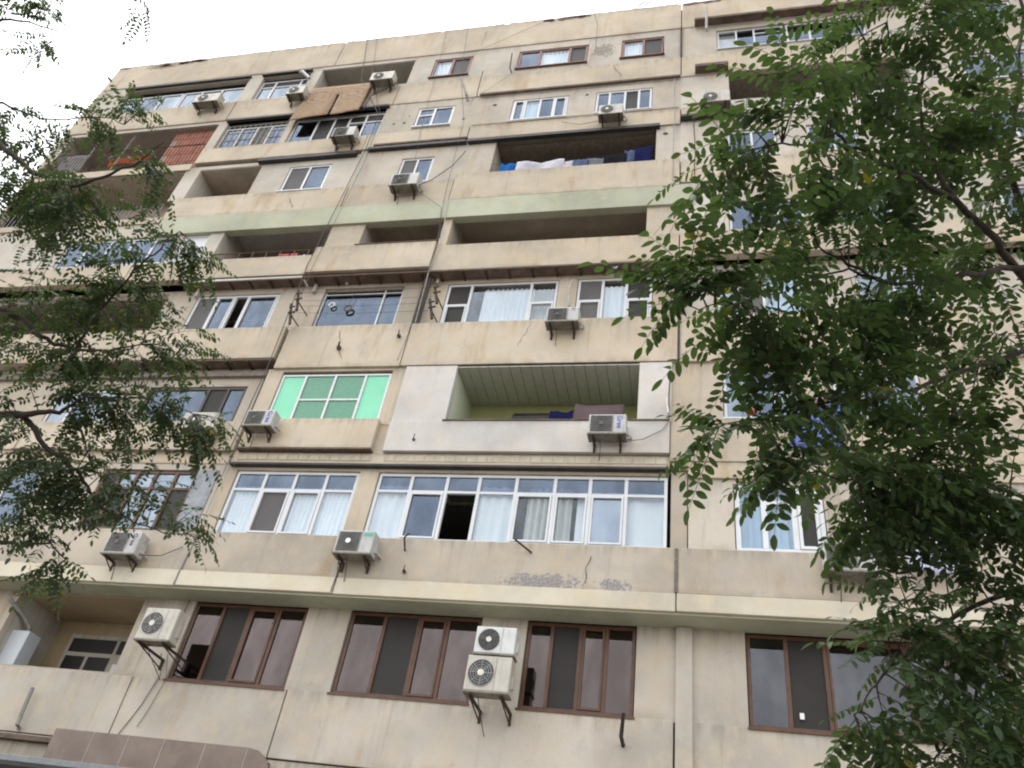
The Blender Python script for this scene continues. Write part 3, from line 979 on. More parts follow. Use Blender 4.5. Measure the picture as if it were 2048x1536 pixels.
def air_conditioner(style, label, x, z, w=.76, h=.54, wall=-.06, dep=.30, front=-.45, legs=True, ink=None, mount=True):
    """outdoor unit: x,z = lower left corner of its front face; style 'round', 'square' or 'clean'"""
    fd = front
    root = empty("air_conditioner", fp(x + w / 2, fd + dep, z), label, "air conditioner", AC_GROUP)
    body = {"round": "ac_cream", "square": "ac_grey", "clean": "ac_white"}[style]
    fbox(x, x + w, fd, fd + dep, z, z + h).build("casing", body, root, bevel=.018)
    fbox(x - .01, x + w + .01, fd - .012, fd + dep, z - .035, z - .002).build("drip_tray", "ac_tray", root, bevel=.006)
    cx, cz, r = x + w * .345, z + h * .50, min(h * .40, w * .29)
    Y = YF + fd
    if style == "square":
        MB().box(x + w * .05, x + w * .64, Y - .010, Y - .002, z + h * .07 + EYE, z + h * .93 + EYE).build("grille_panel", "fan_guard_grey", root, bevel=.003)
        g = MB()
        for k in range(9):
            zz = z + h * (.12 + .095 * k) + EYE
            g.box(x + w * .07, x + w * .62, Y - .020, Y - .0105, zz - .006, zz + .006)
        for k in range(2, 5):
            g.ring(cx, Y - .022, cz + EYE, r * k / 4.4, .004, 22)
        g.build("fan_guard", "fan_guard_grey", root)
    else:
        MB().disc(cx, Y - .009, cz + EYE, r, 28, .007).build("fan_opening", "fan_dark", root)
        bl = MB()
        for k in range(3):
            a0 = 2 * math.pi * k / 3 + .4
            pts = [(.18, -.1), (.9, .0), (.95, .5), (.55, .75), (.2, .35)]
            bl.add([(cx + r * q * math.cos(a0 + t), Y - .012 - .002 * i, cz + EYE + r * q * math.sin(a0 + t)) for i, (q, t) in enumerate(pts)], [(0, 1, 2, 3, 4)])
        bl.build("fan_blades", "screen_grey", root)
        g = MB()
        for k in range(1, 6):
            g.ring(cx, Y - .022, cz + EYE, r * k / 5, .0032, 26)
        for k in range(4):
            a = math.pi * k / 4
            g.tube([(cx - r * math.cos(a), Y - .021, cz + EYE - r * math.sin(a)), (cx + r * math.cos(a), Y - .021, cz + EYE + r * math.sin(a))], .0032, 4)
        g.build("fan_guard", "fan_guard_grey" if style == "clean" else "ac_grey", root)
    MB().disc(cx, Y - .030, cz + EYE, r * .26, 16, .008).build("fan_hub", "fan_hub" if style != "square" else "screen_grey", root)
    MB().box(x + w * .66, x + w * .668, Y - .004, Y + .002, z + .02 + EYE, z + h - .02 + EYE).build("seam", "ac_tray", root)
    MB().box(x + w - .002, x + w + .03, Y + dep * .55, Y + dep * .9, z + h * .2 + EYE, z + h * .55 + EYE).build("valve_cover", body, root)
    if legs:
        for lx in (x + w * .14, x + w * .84):
            m = MB()
            m.box(lx - .022, lx + .022, YF + fd - .03, YF + wall, z - .075 + EYE, z - .037 + EYE)
            m.box(lx - .022, lx + .022, YF + wall - .035, YF + wall, z - .25 + EYE, z - .076 + EYE)
            m.tube([(lx, YF + fd + .05, z - .07 + EYE), (lx, YF + wall - .02, z - .22 + EYE)], .014, 5)
            m.build("bracket", "iron_rust", root)
    hose = [(x + w + .012, Y + dep * .7, z + h * .3 + EYE), (x + w + .09, Y + dep * .9, z + h * .16 + EYE), (x + w + .10, YF + wall - .06, z + h * .10 + EYE), (x + w + .02, YF + wall, z + h * .28 + EYE)]
    if wall < .3:
        MB().tube(hose, .017, 6).build("hose", "cable_pale", root, smooth=True)
    MB().tube([(x + w * .3, Y + dep * .6, z - .036 + EYE), (x + w * .32, Y + dep * .9, z - .16 + EYE), (x + w * .30, YF + wall - .02, z - .45 + EYE)], .008, 5).build("drain_hose", "cable_dark", root, smooth=True)
    if ink == "letters":
        lettering("Gree", x + w * .765, z + h * .93, Y - .004, .150, "ink_blue", root)
    elif ink == "letters_dark":
        lettering("Gree", x + w * .765, z + h * .93, Y - .004, .135, "ink_navy", root)
    elif ink == "logo":
        for (a0, a1, rr, mt, ox) in ((.3, 2.9, .042, "ink_navy", 0), (-2.6, .3, .040, "ink_pink", .012)):
            n = 10
            vs = []
            for i in range(n + 1):
                a = a0 + (a1 - a0) * i / n
                tw = .013 * math.sin(math.pi * (i + .6) / (n + 1.2))
                for s in (-1, 1):
                    vs.append((x + w * .82 + ox + (rr + s * tw) * math.cos(a), Y - .004, z + h * .82 + EYE + (rr * .75 + s * tw) * math.sin(a)))
            MB().add(vs, [(2 * i, 2 * i + 1, 2 * i + 3, 2 * i + 2) for i in range(n)]).build("logo", mt, root)
    elif ink == "sticker":
        MB().box(x + w * .72, x + w * .965, Y - .005, Y - .001, z + h * .76 + EYE, z + h * .91 + EYE).build("sticker", "sticker_green", root)
        MB().disc(cx, Y - .034, cz + EYE, .055, 18, .004).build("hub_badge", "sticker_white", root)
    return root


def lettering(txt, x, ztop, y, size, mat, parent):
    """flat letters running downwards on the front of a unit"""
    cu = bpy.data.curves.new("letters", 'FONT')
    cu.body = txt
    cu.size = size
    cu.space_character = 1.05
    cu.offset = .003
    tmp = bpy.data.objects.new("letters", cu)
    COL.objects.link(tmp)
    me = bpy.data.meshes.new_from_object(tmp)
    bpy.data.objects.remove(tmp)
    me.materials.clear()
    me.materials.append(MATS[mat])
    o = bpy.data.objects.new("lettering", me)
    COL.objects.link(o)
    o.rotation_euler = (R(90), R(90), 0)
    o.location = (x, y, ztop + EYE)
    adopt(o, parent)


air_conditioner("round", "cream air conditioner on the pillar beside the lowest open loggia, bottom left", -10.55, 4.84, .74, .62, wall=.55, front=-.42)
air_conditioner("clean", "white air conditioner on top of another, between brown windows", -3.85, 5.0, .72, .47, wall=.55, legs=False)
air_conditioner("round", "larger cream air conditioner under the white one, between brown windows", -3.92, 4.35, .78, .60, wall=.53)
air_conditioner("square", "air conditioner with green sticker under the long white glazed balcony", -7.02, 6.80, .78, .48, ink="sticker")
air_conditioner("square", "grey air conditioner with dark lettering under brown framed window behind left tree", -12.19, 6.58, .77, .50, ink="letters_dark")
air_conditioner("square", "white air conditioner under third floor window, partly behind right tree", 2.07, 6.84, .84, .53)
air_conditioner("square", "air conditioner with bluish lettering left of the mint green window", -10.12, 9.82, .72, .42, ink="letters", wall=-.2, front=-.55)
air_conditioner("round", "air conditioner behind left tree leaves under dark framed window, fourth floor", -11.8, 9.82, .9, .44)
air_conditioner("square", "air conditioner with blue letters on the white loggia parapet", -2.22, 9.68, .77, .47, wall=-.1, front=-.48, ink="letters")
air_conditioner("square", "air conditioner with small logo between the curtained fifth floor windows", -3.47, 12.92, .77, .43, ink="logo")
air_conditioner("square", "dusty grey air conditioner covering the lower half of a seventh floor window", -8.76, 18.64, .84, .52)
air_conditioner("square", "white air conditioner under the beige rug, eighth floor", -11.46, 21.48, .78, .48)
air_conditioner("round", "cream air conditioner under the white window with one dark open pane, eighth floor", -2.82, 21.42, .72, .47)
air_conditioner("round", "white air conditioner on the pale balcony at the right, eighth floor", .14, 21.58, .84, .52)
air_conditioner("round", "large cream air conditioner under the top floor window at the far left", -17.82, 24.5, 1.0, .5)
air_conditioner("round", "small grey air conditioner left of the beige rug, top floor", -14.05, 24.42, .64, .48)
air_conditioner("round", "air conditioner right of the beige rug, in front of the dark top floor loggia", -11.0, 24.78, .84, .47)

# ------------------------------------------------------------------ laundry, rugs and balcony contents
def hang(name, cat, mat, x0, x1, z0, z1, d, label, group="laundry drying on the balconies", slant=0.0, wave=.03, nx=14, nz=6, ragged=.04):
    seed = rng.uniform(0, 99)
    vs = []
    for j in range(nz + 1):
        for i in range(nx + 1):
            u, v = i / nx, j / nz
            x = x0 + (x1 - x0) * u + .04 * (1 - v) * mnoise.noise((u * 3, v * 2, seed))
            z = z1 + (z0 - z1) * (1 - v) + slant * u - .05 * math.sin(math.pi * u) * v + (ragged * mnoise.noise((u * 6, seed, 3)) if j == 0 else 0)
            yv = d + wave * math.sin(u * 9 + seed + 1.5 * (1 - v)) * (.4 + .6 * (1 - v)) + .02 * mnoise.noise((u * 8, v * 5, seed))
            vs.append(fp(x, yv, z))
    w = nx + 1
    fs = [(j * w + i, j * w + i + 1, (j + 1) * w + i + 1, (j + 1) * w + i) for j in range(nz) for i in range(nx)]
    o = MB().add(vs, fs).build(name, mat, None, smooth=True)
    sm = o.modifiers.new("thickness", 'SOLIDIFY')
    sm.thickness = .008
    return tag(o, label, cat, group)


LD = .05
line = tag(MB().tube([fp(-5.9, LD, 20.0), fp(-3.5, LD, 19.93), fp(-1.2, LD, 20.12)], .006, 4).build("washing_line", "cable_dark"),
           "thin washing line strung across the open seventh floor loggia", "washing line")
hang("towel", "towel", "cloth_blue", -5.68, -5.2, 19.35, 20.0, LD, "bright blue towel at the left end of the washing line", wave=.06)
hang("sheet", "sheet", "cloth_white", -5.18, -3.75, 19.40, 19.98, LD - .03, "crumpled white sheet on the washing line beside the blue towel", slant=-.02, wave=.10, nx=36, ragged=.14)
hang("shirt", "shirt", "cloth_white", -4.35, -3.45, 19.36, 19.93, LD + .02, "white shirt hanging right of the crumpled sheet", wave=.05)
hang("jeans", "jeans", "cloth_slate", -3.5, -3.05, 19.36, 19.93, LD - .02, "slate blue jeans in the middle of the washing line", wave=.03)
hang("towel", "towel", "cloth_grey", -3.05, -2.5, 19.36, 19.95, LD, "grey towel right of the slate jeans on the line", wave=.03)
hang("trousers", "trousers", "cloth_black", -2.6, -1.95, 19.36, 20.0, LD - .03, "black trousers on the washing line right of the grey towel", wave=.05)
hang("jacket", "jacket", "cloth_slate", -2.0, -1.72, 19.40, 20.15, LD - .04, "dark jacket with pale trim on the washing line", wave=.06)
hang("blanket", "blanket", "cloth_navy", -1.75, -1.22, 19.36, 20.30, LD + .02, "navy blanket at the right end of the washing line", slant=.1, wave=.03)

# white loggia, fourth floor
rack = tag(MB().box(-4.2, -2.9, YF + .62, YF + .95, 10.86 + EYE, 10.98 + EYE).box(-4.1, -4.05, YF + .66, YF + .9, 9.3 + EYE, 10.86 + EYE)
           .box(-3.0, -2.95, YF + .66, YF + .9, 9.3 + EYE, 10.86 + EYE).tube([fp(-4.15, .6, 10.99), fp(-2.95, .6, 11.0)], .02, 5).build("drying_rack", "tar_black"),
           "dark rack in the open white loggia above the lettered air conditioner", "rack")
hang("cloth", "cloth", "cloth_navy", -3.3, -2.75, 9.9, 11.05, .55, "dark navy clothes hanging left of the mauve blanket", wave=.06)
hang("blanket", "blanket", "cloth_mauve", -2.73, -1.62, 9.8, 11.2, .50, "mauve blanket hanging in the white loggia", wave=.03)

# right bay laundry, half hidden by leaves
hang("sheet", "sheet", "cloth_cobalt", 1.72, 2.75, 9.45, 10.62, -.30, "bright blue sheet hanging behind the right tree", wave=.06)
hang("cloth", "cloth", "cloth_pinkdots", 1.95, 2.5, 10.45, 10.70, -.34, "pink cloth on top of the bright blue sheet behind the right tree", wave=.04)
hang("sheet", "sheet", "cloth_lavender", 3.45, 4.3, 6.9, 7.42, -.35, "lavender white laundry seen through the right tree leaves, third floor", wave=.07, ragged=.12)
tag(MB().box(.95, 1.15, YF - .3, YF - .12, 10.36 + EYE, 10.44 + EYE).build("basin", "red_plastic", bevel=.03), "small red basin on the ledge behind the right tree", "basin")

# caged balcony, top left
hang("cloth", "cloth", "cloth_orange", -20.6, -18.9, 21.9, 22.35, .25, "orange cloth behind the rusty bars of the caged balcony", slant=.18, wave=.04)
hang("sheet", "sheet", "sheet_grey", -22.6, -21.4, 21.3, 22.6, .12, "grey plastic sheet at the left end of the caged balcony", group="laundry drying on the balconies", wave=.05)
for k, x in enumerate((-21.5, -20.05)):
    tag(MB().tube([fp(x, .1, 21.25), fp(x + .02, .1, 23.5)], .03, 6).build("wooden_post", "cable_pale"),
        ("pale wooden post at the left behind the rusty balcony bars", "pale wooden post right of the orange cloth behind the bars")[k], "post", "posts in the caged balcony")
# things on the sixth floor railing
for (x, w, h, mt, nm, lb) in ((-11.75, .32, .22, "red_plastic", "crate", "left of the two red crates on the sixth floor railing"),
                              (-11.36, .2, .22, "red_plastic", "crate", "right smaller red crate on the sixth floor railing"),
                              (-11.05, .14, .24, "jar_white", "jar", "white jar beside the red crates on the railing"),
                              (-10.75, .12, .26, "jar_white", "bottle", "white bottle at the right end of the sixth floor railing")):
    m = MB()
    if nm == "crate":
        m.box(x, x + w, YF + .06, YF + .3, 16.14 + EYE, 16.17 + EYE)
        for zz in (16.19, 16.27, 16.35):
            m.box(x, x + w, YF + .06, YF + .075, zz + EYE, zz + .055 + EYE).box(x, x + w, YF + .285, YF + .3, zz + EYE, zz + .055 + EYE)
        m.box(x, x + .02, YF + .062, YF + .298, 16.15 + EYE, 16.42 + EYE).box(x + w - .02, x + w, YF + .062, YF + .298, 16.15 + EYE, 16.42 + EYE)
    else:
        m.tube([fp(x + w / 2, .15, 16.14), fp(x + w / 2, .15, 16.14 + h * .7), fp(x + w / 2, .15, 16.14 + h * .85), fp(x + w / 2, .15, 16.14 + h * 1.1)],
               [w / 2, w / 2, w * .28, w * .25], 12)
    tag(m.build(nm, mt, None, smooth=(nm != "crate")), lb, nm)

# rug over the top floor parapet: two lengths joined at the top with a gap between them
def rug():
    vs, uv, fs = [], [], []
    nx, nz = 24, 16
    for j in range(nz + 1):
        v = j / nz
        for i in range(nx + 1):
            u = i / nx
            left = u < .5
            gap = max(0.0, (1 - v) - .32) * .28
            x = -13.45 + 2.36 * u + (-.12 if left else .02) * (1 - v) + ((-gap * (u / .5)) if left else gap * .15 * ((1 - u) / .5))
            zb = 23.05 + .55 * max(0, u - .18) if left else 23.28 + .04 * math.sin(u * 9)
            z = zb + (25.22 - zb) * v
            y = -.12 - .03 * math.sin(u * 7 + v * 2) * (1 - v) - .10 * (1 - v)
            vs.append(fp(x, y, z))
            uv.append((u, v))
    w = nx + 1
    for j in range(nz):
        for i in range(nx):
            if i == nx // 2 and j < nz * .68:
                continue
            fs.append((j * w + i, j * w + i + 1, (j + 1) * w + i + 1, (j + 1) * w + i))
    # fold over the top of the parapet
    o = len(vs)
    for i in range(nx + 1):
        u = i / nx
        vs.append(fp(-13.45 + 2.36 * u, .12, 25.24)); uv.append((u, 1.05))
    for i in range(nx):
        fs.append((nz * w + i, nz * w + i + 1, o + i + 1, o + i))
    org = Vector(fp(-12.3, -.1, 23.1))
    me = bpy.data.meshes.new("rug")
    me.from_pydata([tuple(Vector(p) - org) for p in vs], [], fs)
    ul = me.uv_layers.new(name="UVMap")
    for lp in me.loops:
        ul.data[lp.index].uv = uv[lp.vertex_index]
    me.materials.append(MATS["rug_beige"])
    me.polygons.foreach_set("use_smooth", [True] * len(me.polygons))
    ob = bpy.data.objects.new("rug", me)
    COL.objects.link(ob)
    ob.location = org
    sm = ob.modifiers.new("thickness", 'SOLIDIFY')
    sm.thickness = .012
    tag(ob, "patterned beige rug with two medallions draped over the top floor parapet", "rug")


rug()

# heater box on the side wall of the lowest loggia
hb = empty("water_heater", fp(-14.45, 1.05, 4.4), "pale blue white wall box with bent pipe in the lowest left loggia", "water heater")
fbox(-14.6, -14.15, .85, 1.25, 4.45, 5.3).build("box", "heater_white", hb, bevel=.02)
MB().tube([fp(-14.35, 1.0, 5.3), fp(-14.35, 1.0, 5.42), fp(-14.5, .8, 5.62), fp(-14.58, .3, 5.78)], .05, 8).build("flue", "pipe_grey", hb, smooth=True)
MB().tube([fp(-14.45, 1.05, 4.1), fp(-14.45, 1.05, 4.45)], .015, 5).tube([fp(-14.35, 1.05, 4.1), fp(-14.35, 1.05, 4.45)], .015, 5).build("pipe", "cable_pale", hb)

# ------------------------------------------------------------------ iron work, pipes and cables on the wall
def rod(pts, r, mat, name, cat, label, group=None):
    return tag(MB().tube([fp(*p) for p in pts], r, 6).build(name, mat), label, cat, group)


G_ROD = "rusty iron rods sticking out of the wall"
rod([(-10.06, -.06, 7.10), (-10.12, -.30, 7.12), (-10.22, -.34, 7.34)], .018, "iron_rust", "iron_rod", "rod", "hooked rusty rod below the left corner of the shorter glazed balcony", G_ROD)
rod([(-5.70, -.06, 7.08), (-5.66, -.34, 7.22), (-5.56, -.38, 7.3)], .018, "iron_rust", "iron_rod", "rod", "rusty rod right of the air conditioner with green sticker", G_ROD)
rod([(-3.15, -.06, 7.14), (-3.42, -.42, 7.22)], .02, "iron_rust", "iron_rod", "rod", "slanting rusty rod under the middle of the long glazed balcony", G_ROD)
rod([(-1.29, .53, 3.95), (-1.30, .18, 4.0), (-1.27, .10, 4.35)], .035, "iron_black", "iron_rod", "rod", "thick black iron stump below the brown windows, bottom centre right", G_ROD)
rod([(-12.9, .50, 3.25), (-12.9, .40, 3.3), (-12.95, .38, 4.0)], .04, "pipe_grey", "iron_rod", "rod", "grey brown pipe stub at the lower left edge", G_ROD)
rod([(.38, -.12, 26.25), (.38, -.2, 26.3), (.39, -.42, 27.35)], .05, "cable_pale", "vent_pipe", "pipe", "pale vent pipe rising past the dark ledge, top right", "vent pipes on the facade")
rod([(-7.28, -.08, 23.42), (-7.30, -.30, 23.48), (-7.55, -.55, 24.15)], .05, "cable_pale", "vent_pipe", "pipe", "pale vent pipe above the two pane white window, eighth floor", "vent pipes on the facade")
rod([(-14.35, -.08, 26.55), (-13.95, -.40, 26.0), (-13.45, -.45, 25.35)], .06, "pipe_grey", "flue_pipe", "pipe", "grey flue pipe slanting down beside the beige rug")
rod([(-.62, -.1, 10.35), (-.62, -.2, 10.4), (-.66, -.22, 10.8)], .02, "white_pvc_worn", "iron_rod", "rod", "thin pale rod on the right end of the white loggia sill", G_ROD)
rod([(-3.1, .2, 14.05), (-3.12, .1, 14.6), (-3.1, .2, 14.95)], .035, "cable_pale", "drain_pipe", "pipe", "short pale drain pipe above the fifth floor air conditioner")

cl = empty("clothes_line", fp(-8.3, -.1, 13.3), "wire clothes line on four rusty brackets across the fifth floor glazed balcony", "clothes line")
for (x, za, zb) in ((-10.28, 13.70, 14.45), (-10.32, 13.22, 13.95), (-6.48, 13.78, 14.48), (-6.50, 13.25, 13.95)):
    m = MB()
    m.tube([fp(x + .14, -.30, za), fp(x - .06, -.30, zb)], .038, 5)
    m.tube([fp(x + .04, -.30, (za + zb) / 2), fp(x + .10, .25, (za + zb) / 2 - .03)], .018, 5)
    m.tube([fp(x + .17, -.33, (za + zb) / 2 + .05), fp(x - .02, -.33, (za + zb) / 2 + .01)], .026, 5)
    m.tube([fp(x + .10, -.33, zb - .12), fp(x - .05, -.33, zb - .15)], .022, 5)
    m.build("bracket", "iron_rust", cl)
for (za, zb) in ((14.34, 14.36), (14.05, 14.02), (13.85, 13.80), (13.6, 13.52)):
    MB().tube([fp(-10.2, -.32, za), fp(-8.4, -.32, (za + zb) / 2 - .05), fp(-6.5, -.32, zb)], .0055, 4).build("wire", "cable_dark", cl)
wreath = empty("hanging_wreath", fp(-9.2, .28, 14.3), "dark ring hanging on a string in the glazed fifth floor balcony", "ornament")
MB().ring(-9.1, YF + .30, 14.34 + EYE, .10, .028, 16, 6).build("ring", "concrete_dark", wreath)
MB().tube([fp(-9.1, .30, 14.46), fp(-9.05, .30, 15.0)], .008, 4).build("string", "cable_dark", wreath)
tag(MB().ring(-9.62, YF + .31, 14.5 + EYE, .075, .02, 16, 6).build("sticker_ring", "sticker_white"), "white ring sticker on the glazed fifth floor balcony", "sticker")


def cable(label, pts, r=.012, mat="cable_dark", sub=5):
    P = [Vector(fp(*p)) for p in pts]
    out = []
    for a, b in zip(P[:-1], P[1:]):
        for k in range(sub):
            t = k / sub
            q = a.lerp(b, t)
            q.x += .018 * mnoise.noise((q.z * 1.7, q.x, 1.0))
            out.append(q)
    out.append(P[-1])
    return tag(MB().tube(out, r * .62, 4).build("cable", mat), label, "cable", "cables on the facade")


cable("thick dark cable down the left joint from the roof to the mint green window", [(-12.2, -.10, 28.6), (-11.6, -.12, 25.5), (-10.3, -.13, 23.0), (-10.25, -.14, 21.0), (-10.38, -.14, 18.5), (-10.5, -.18, 15.6), (-10.42, -.12, 12.0), (-10.5, -.1, 9.4)], .022)
cable("second dark cable running beside the left joint cable", [(-11.8, -.10, 28.6), (-11.2, -.12, 25.5), (-10.2, -.13, 22.9), (-10.1, -.13, 20.5), (-10.2, -.14, 18.5), (-10.3, -.2, 15.4), (-10.3, -.12, 12.4)], .013)
cable("dark pipe down the lower left joint between the third floor balconies", [(-10.42, -.08, 9.4), (-10.40, -.09, 7.4), (-10.46, -.1, 6.1)], .022, "pipe_grey")
cable("thin cable from the roof past the red framed top floor window to the sixth floor", [(-9.0, -.10, 28.6), (-8.75, -.11, 25.0), (-8.6, -.10, 22.0), (-8.3, -.11, 19.0), (-7.1, -.12, 17.9), (-6.85, -.12, 16.5)], .010)
cable("thin cable hanging right of the two pane eighth floor window", [(-8.2, -.10, 28.6), (-7.85, -.11, 25.2), (-7.2, -.12, 22.2), (-7.1, -.11, 18.5), (-6.9, -.13, 16.2), (-6.9, -.16, 13.4), (-7.05, -.09, 12.1)], .011)
cable("pale conduit between the sixth floor loggias", [(-6.95, -.10, 18.2), (-6.80, -.10, 16.3), (-6.9, -.12, 15.3), (-6.85, -.14, 13.3)], .02, "cable_pale")
cable("pale conduit and cable beside the dark joint, top right", [(-.62, -.1, 23.7), (-.6, -.1, 21.4), (-.62, -.1, 18.4)], .016, "pipe_grey")
cable("rusty pipe down the right joint beside the laundry loggia", [(-.05, -.1, 21.3), (-.02, -.1, 19.5), (-.05, -.1, 18.4)], .022, "iron_rust")
cable("black hose curving from the seventh floor air conditioner", [(-7.95, -.3, 18.72), (-7.6, -.2, 19.1), (-7.1, -.16, 19.8), (-6.85, -.12, 20.55)], .028, "cable_dark", 8)
cable("second hose curving beside the black hose, seventh floor", [(-7.95, -.3, 18.66), (-7.5, -.2, 19.05), (-7.05, -.16, 19.7), (-6.8, -.12, 20.5)], .014, "cable_pale", 8)
cable("grey hose from the air conditioner with blue letters to the joint", [(-1.42, -.3, 9.6), (-1.1, -.2, 9.72), (-.75, -.15, 9.98), (-.6, -.1, 10.3)], .022, "pipe_grey", 8)
cable("rusty pipe on the white panel right of the white loggia", [(-.62, -.09, 10.3), (-.60, -.09, 11.4)], .02, "iron_rust")
cable("loose cable below the air conditioner with green sticker", [(-6.92, -.3, 6.75), (-6.95, -.14, 6.5), (-7.0, -.1, 6.12)], .012)
cable("another loose cable below the air conditioner with green sticker", [(-6.80, -.3, 6.75), (-6.92, -.14, 6.5), (-7.0, -.1, 6.2)], .010)
cable("pair of cables down from the lowest left air conditioner, outer one", [(-10.3, .2, 4.8), (-10.35, .50, 4.5), (-10.5, .51, 3.9), (-10.75, .51, 3.25)], .014)
cable("pair of cables down from the lowest left air conditioner, inner one", [(-10.15, .2, 4.8), (-10.2, .50, 4.4), (-10.3, .51, 3.85), (-10.4, .51, 3.5)], .010)
cable("conduit going up behind the lowest left air conditioner", [(-10.55, .50, 5.2), (-10.5, .50, 6.05)], .02, "cable_pale")
cable("dark conduit beside the lowest left air conditioner", [(-10.42, .50, 5.2), (-10.38, .50, 6.05)], .02)
cable("thin cable slanting over the top floor panel from the roof", [(-5.0, -.1, 28.5), (-7.5, -.1, 26.7), (-8.2, -.1, 26.6)], .009)
cable("thin cable from the roof down between the two red framed windows", [(-3.5, -.1, 28.6), (-3.3, -.12, 27.6), (-3.25, -.12, 25.6)], .012)
cable("thin cable slanting down from the vent pipe to the ledge", [(-7.2, -.1, 23.4), (-6.0, -.1, 24.9), (-5.9, -.1, 26.2)], .008)
cable("cable sagging under the white air conditioner at the right, eighth floor", [(.1, -.1, 21.6), (-.2, -.12, 21.7), (.3, -.2, 21.5), (.6, -.25, 21.55)], .012, "cable_dark", 8)
cable("hose from the air conditioner under the eighth floor window with the dark pane", [(-2.7, -.2, 21.48), (-3.4, -.14, 21.44), (-4.0, -.09, 21.75)], .014, "cable_dark", 8)
cable("dark hose behind left tree from the grey lettered air conditioner", [(-11.4, -.3, 6.62), (-11.0, -.15, 6.7), (-10.6, -.1, 6.95)], .018, "cable_dark", 8)
cable("thick dark pipe along the top floor loggia to the rug", [(-10.0, -.2, 24.9), (-10.9, -.14, 24.3), (-11.0, -.1, 23.5)], .03, "cable_dark", 6)
for (x, z, r, lb) in ((-8.7, 12.55, .06, "dark socket stub in the parapet above the mint green window, left one"), (-7.2, 12.9, .05, "dark socket stub in the parapet above the mint green window, right one"),
                      (-6.1, 9.75, .035, "dark bolt hole plate on the white loggia parapet"), (-5.6, 6.62, .035, "dark hole in the parapet below the long glazed balcony")):
    tag(MB().disc(x, YF - .12, z + EYE, r, 10, .05).tube([fp(x, -.14, z), fp(x + .05, -.24, z + .06)], r * .3, 5).build("wall_stub", "iron_rust"), lb, "wall stub", "iron stubs in the parapets")
for k, (x, z, r) in enumerate(((-9.7, 22.6, .05), (-9.35, 22.62, .06), (-9.25, 23.0, .03), (-7.3, 22.55, .05), (-6.35, 23.2, .08), (-1.6, 22.0, .03), (-3.35, 23.3, .05),
                               (-.85, 20.8, .09), (-2.3, 18.45, .05), (-2.9, 18.4, .05), (-6.0, 18.5, .05))):
    m = MB()
    a = [rng.uniform(.6, 1.2) for _ in range(8)]
    m.add([fp(x + r * q * math.cos(i * .785), -.052 if z < 19 else -.004, z + r * q * math.sin(i * .785)) for i, q in enumerate(a)] + [fp(x, .02 if z >= 19 else -.03, z)],
          [tuple(range(8))])
    m.build("plaster_hole", "crack_dark", block)
rod([(-6.05, -.04, 25.05), (-6.08, -.22, 25.1), (-6.12, -.26, 25.95)], .02, "iron_rust", "iron_rod", "rod", "upright rusty rod left of the three pane red framed window, top floor", G_ROD)
rod([(-1.02, -.04, 25.2), (-.98, -.22, 25.25), (-1.05, -.26, 26.0)], .02, "iron_rust", "iron_rod", "rod", "upright rusty rod at the right edge of the small red framed window, top floor", G_ROD)
rod([(-7.05, -.04, 23.7), (-7.0, -.2, 23.75), (-7.0, -.24, 25.0)], .014, "iron_rust", "iron_rod", "rod", "thin upright rod between the top two rows, right of the pale vent pipe", G_ROD)
tag(fbox(1.57, 1.64, .575, .582, 4.63, 4.73).build("sticker", "sticker_white"), "small white paper sticker on the dark pane of the brown window behind the right tree", "sticker")
for (x, z, ln, dx, dd) in ((-6.3, 19.2, .8, -.15, -.072), (-8.9, 13.2, 1.0, .35, -.06), (-3.9, 13.2, .7, -.2, -.06), (-2.0, 7.1, .6, -.2, -.072),
                         (-12.2, 18.9, .5, .15, -.07), (-2.6, 24.9, .8, .2, -.04), (-7.4, 28.2, 1.0, -.1, -.034)):
    pts, cx = [], x
    for k in range(9):
        pts.append((cx, dd, z - ln * k / 8))
        cx += dx / 8 + rng.uniform(-.05, .05)
    MB().tube([fp(*q) for q in pts], [.002 + .006 * rng.random() for _ in pts], 4).build("crack", "crack_dark", block)
ant = empty("antenna", fp(-12.0, -.02, 28.55), "small aerial standing on the roof edge at the left", "antenna")
MB().tube([fp(-12.9, .0, 28.5), fp(-12.9, .0, 29.05)], .015, 5).build("mast", "iron_rust", ant)
MB().tube([fp(-13.1, .0, 29.0), fp(-12.7, .0, 29.06)], .01, 4).tube([fp(-13.0, .0, 28.9), fp(-12.8, .0, 28.93)], .01, 4).build("rod", "iron_rust", ant)
for k, x in enumerate((-1.95, -1.7)):
    tag(MB().tube([fp(x, .0, 28.5), fp(x + .05, -.05, 28.85), fp(x + .25, -.1, 28.9)], .02, 5).tube([fp(x - .1, -.02, 28.7), fp(x + .1, -.06, 28.72)], .012, 4).build("iron_bracket", "iron_black"),
        ("left of two black brackets on the roof edge", "right of two black brackets on the roof edge")[k], "bracket", "brackets on the roof edge")

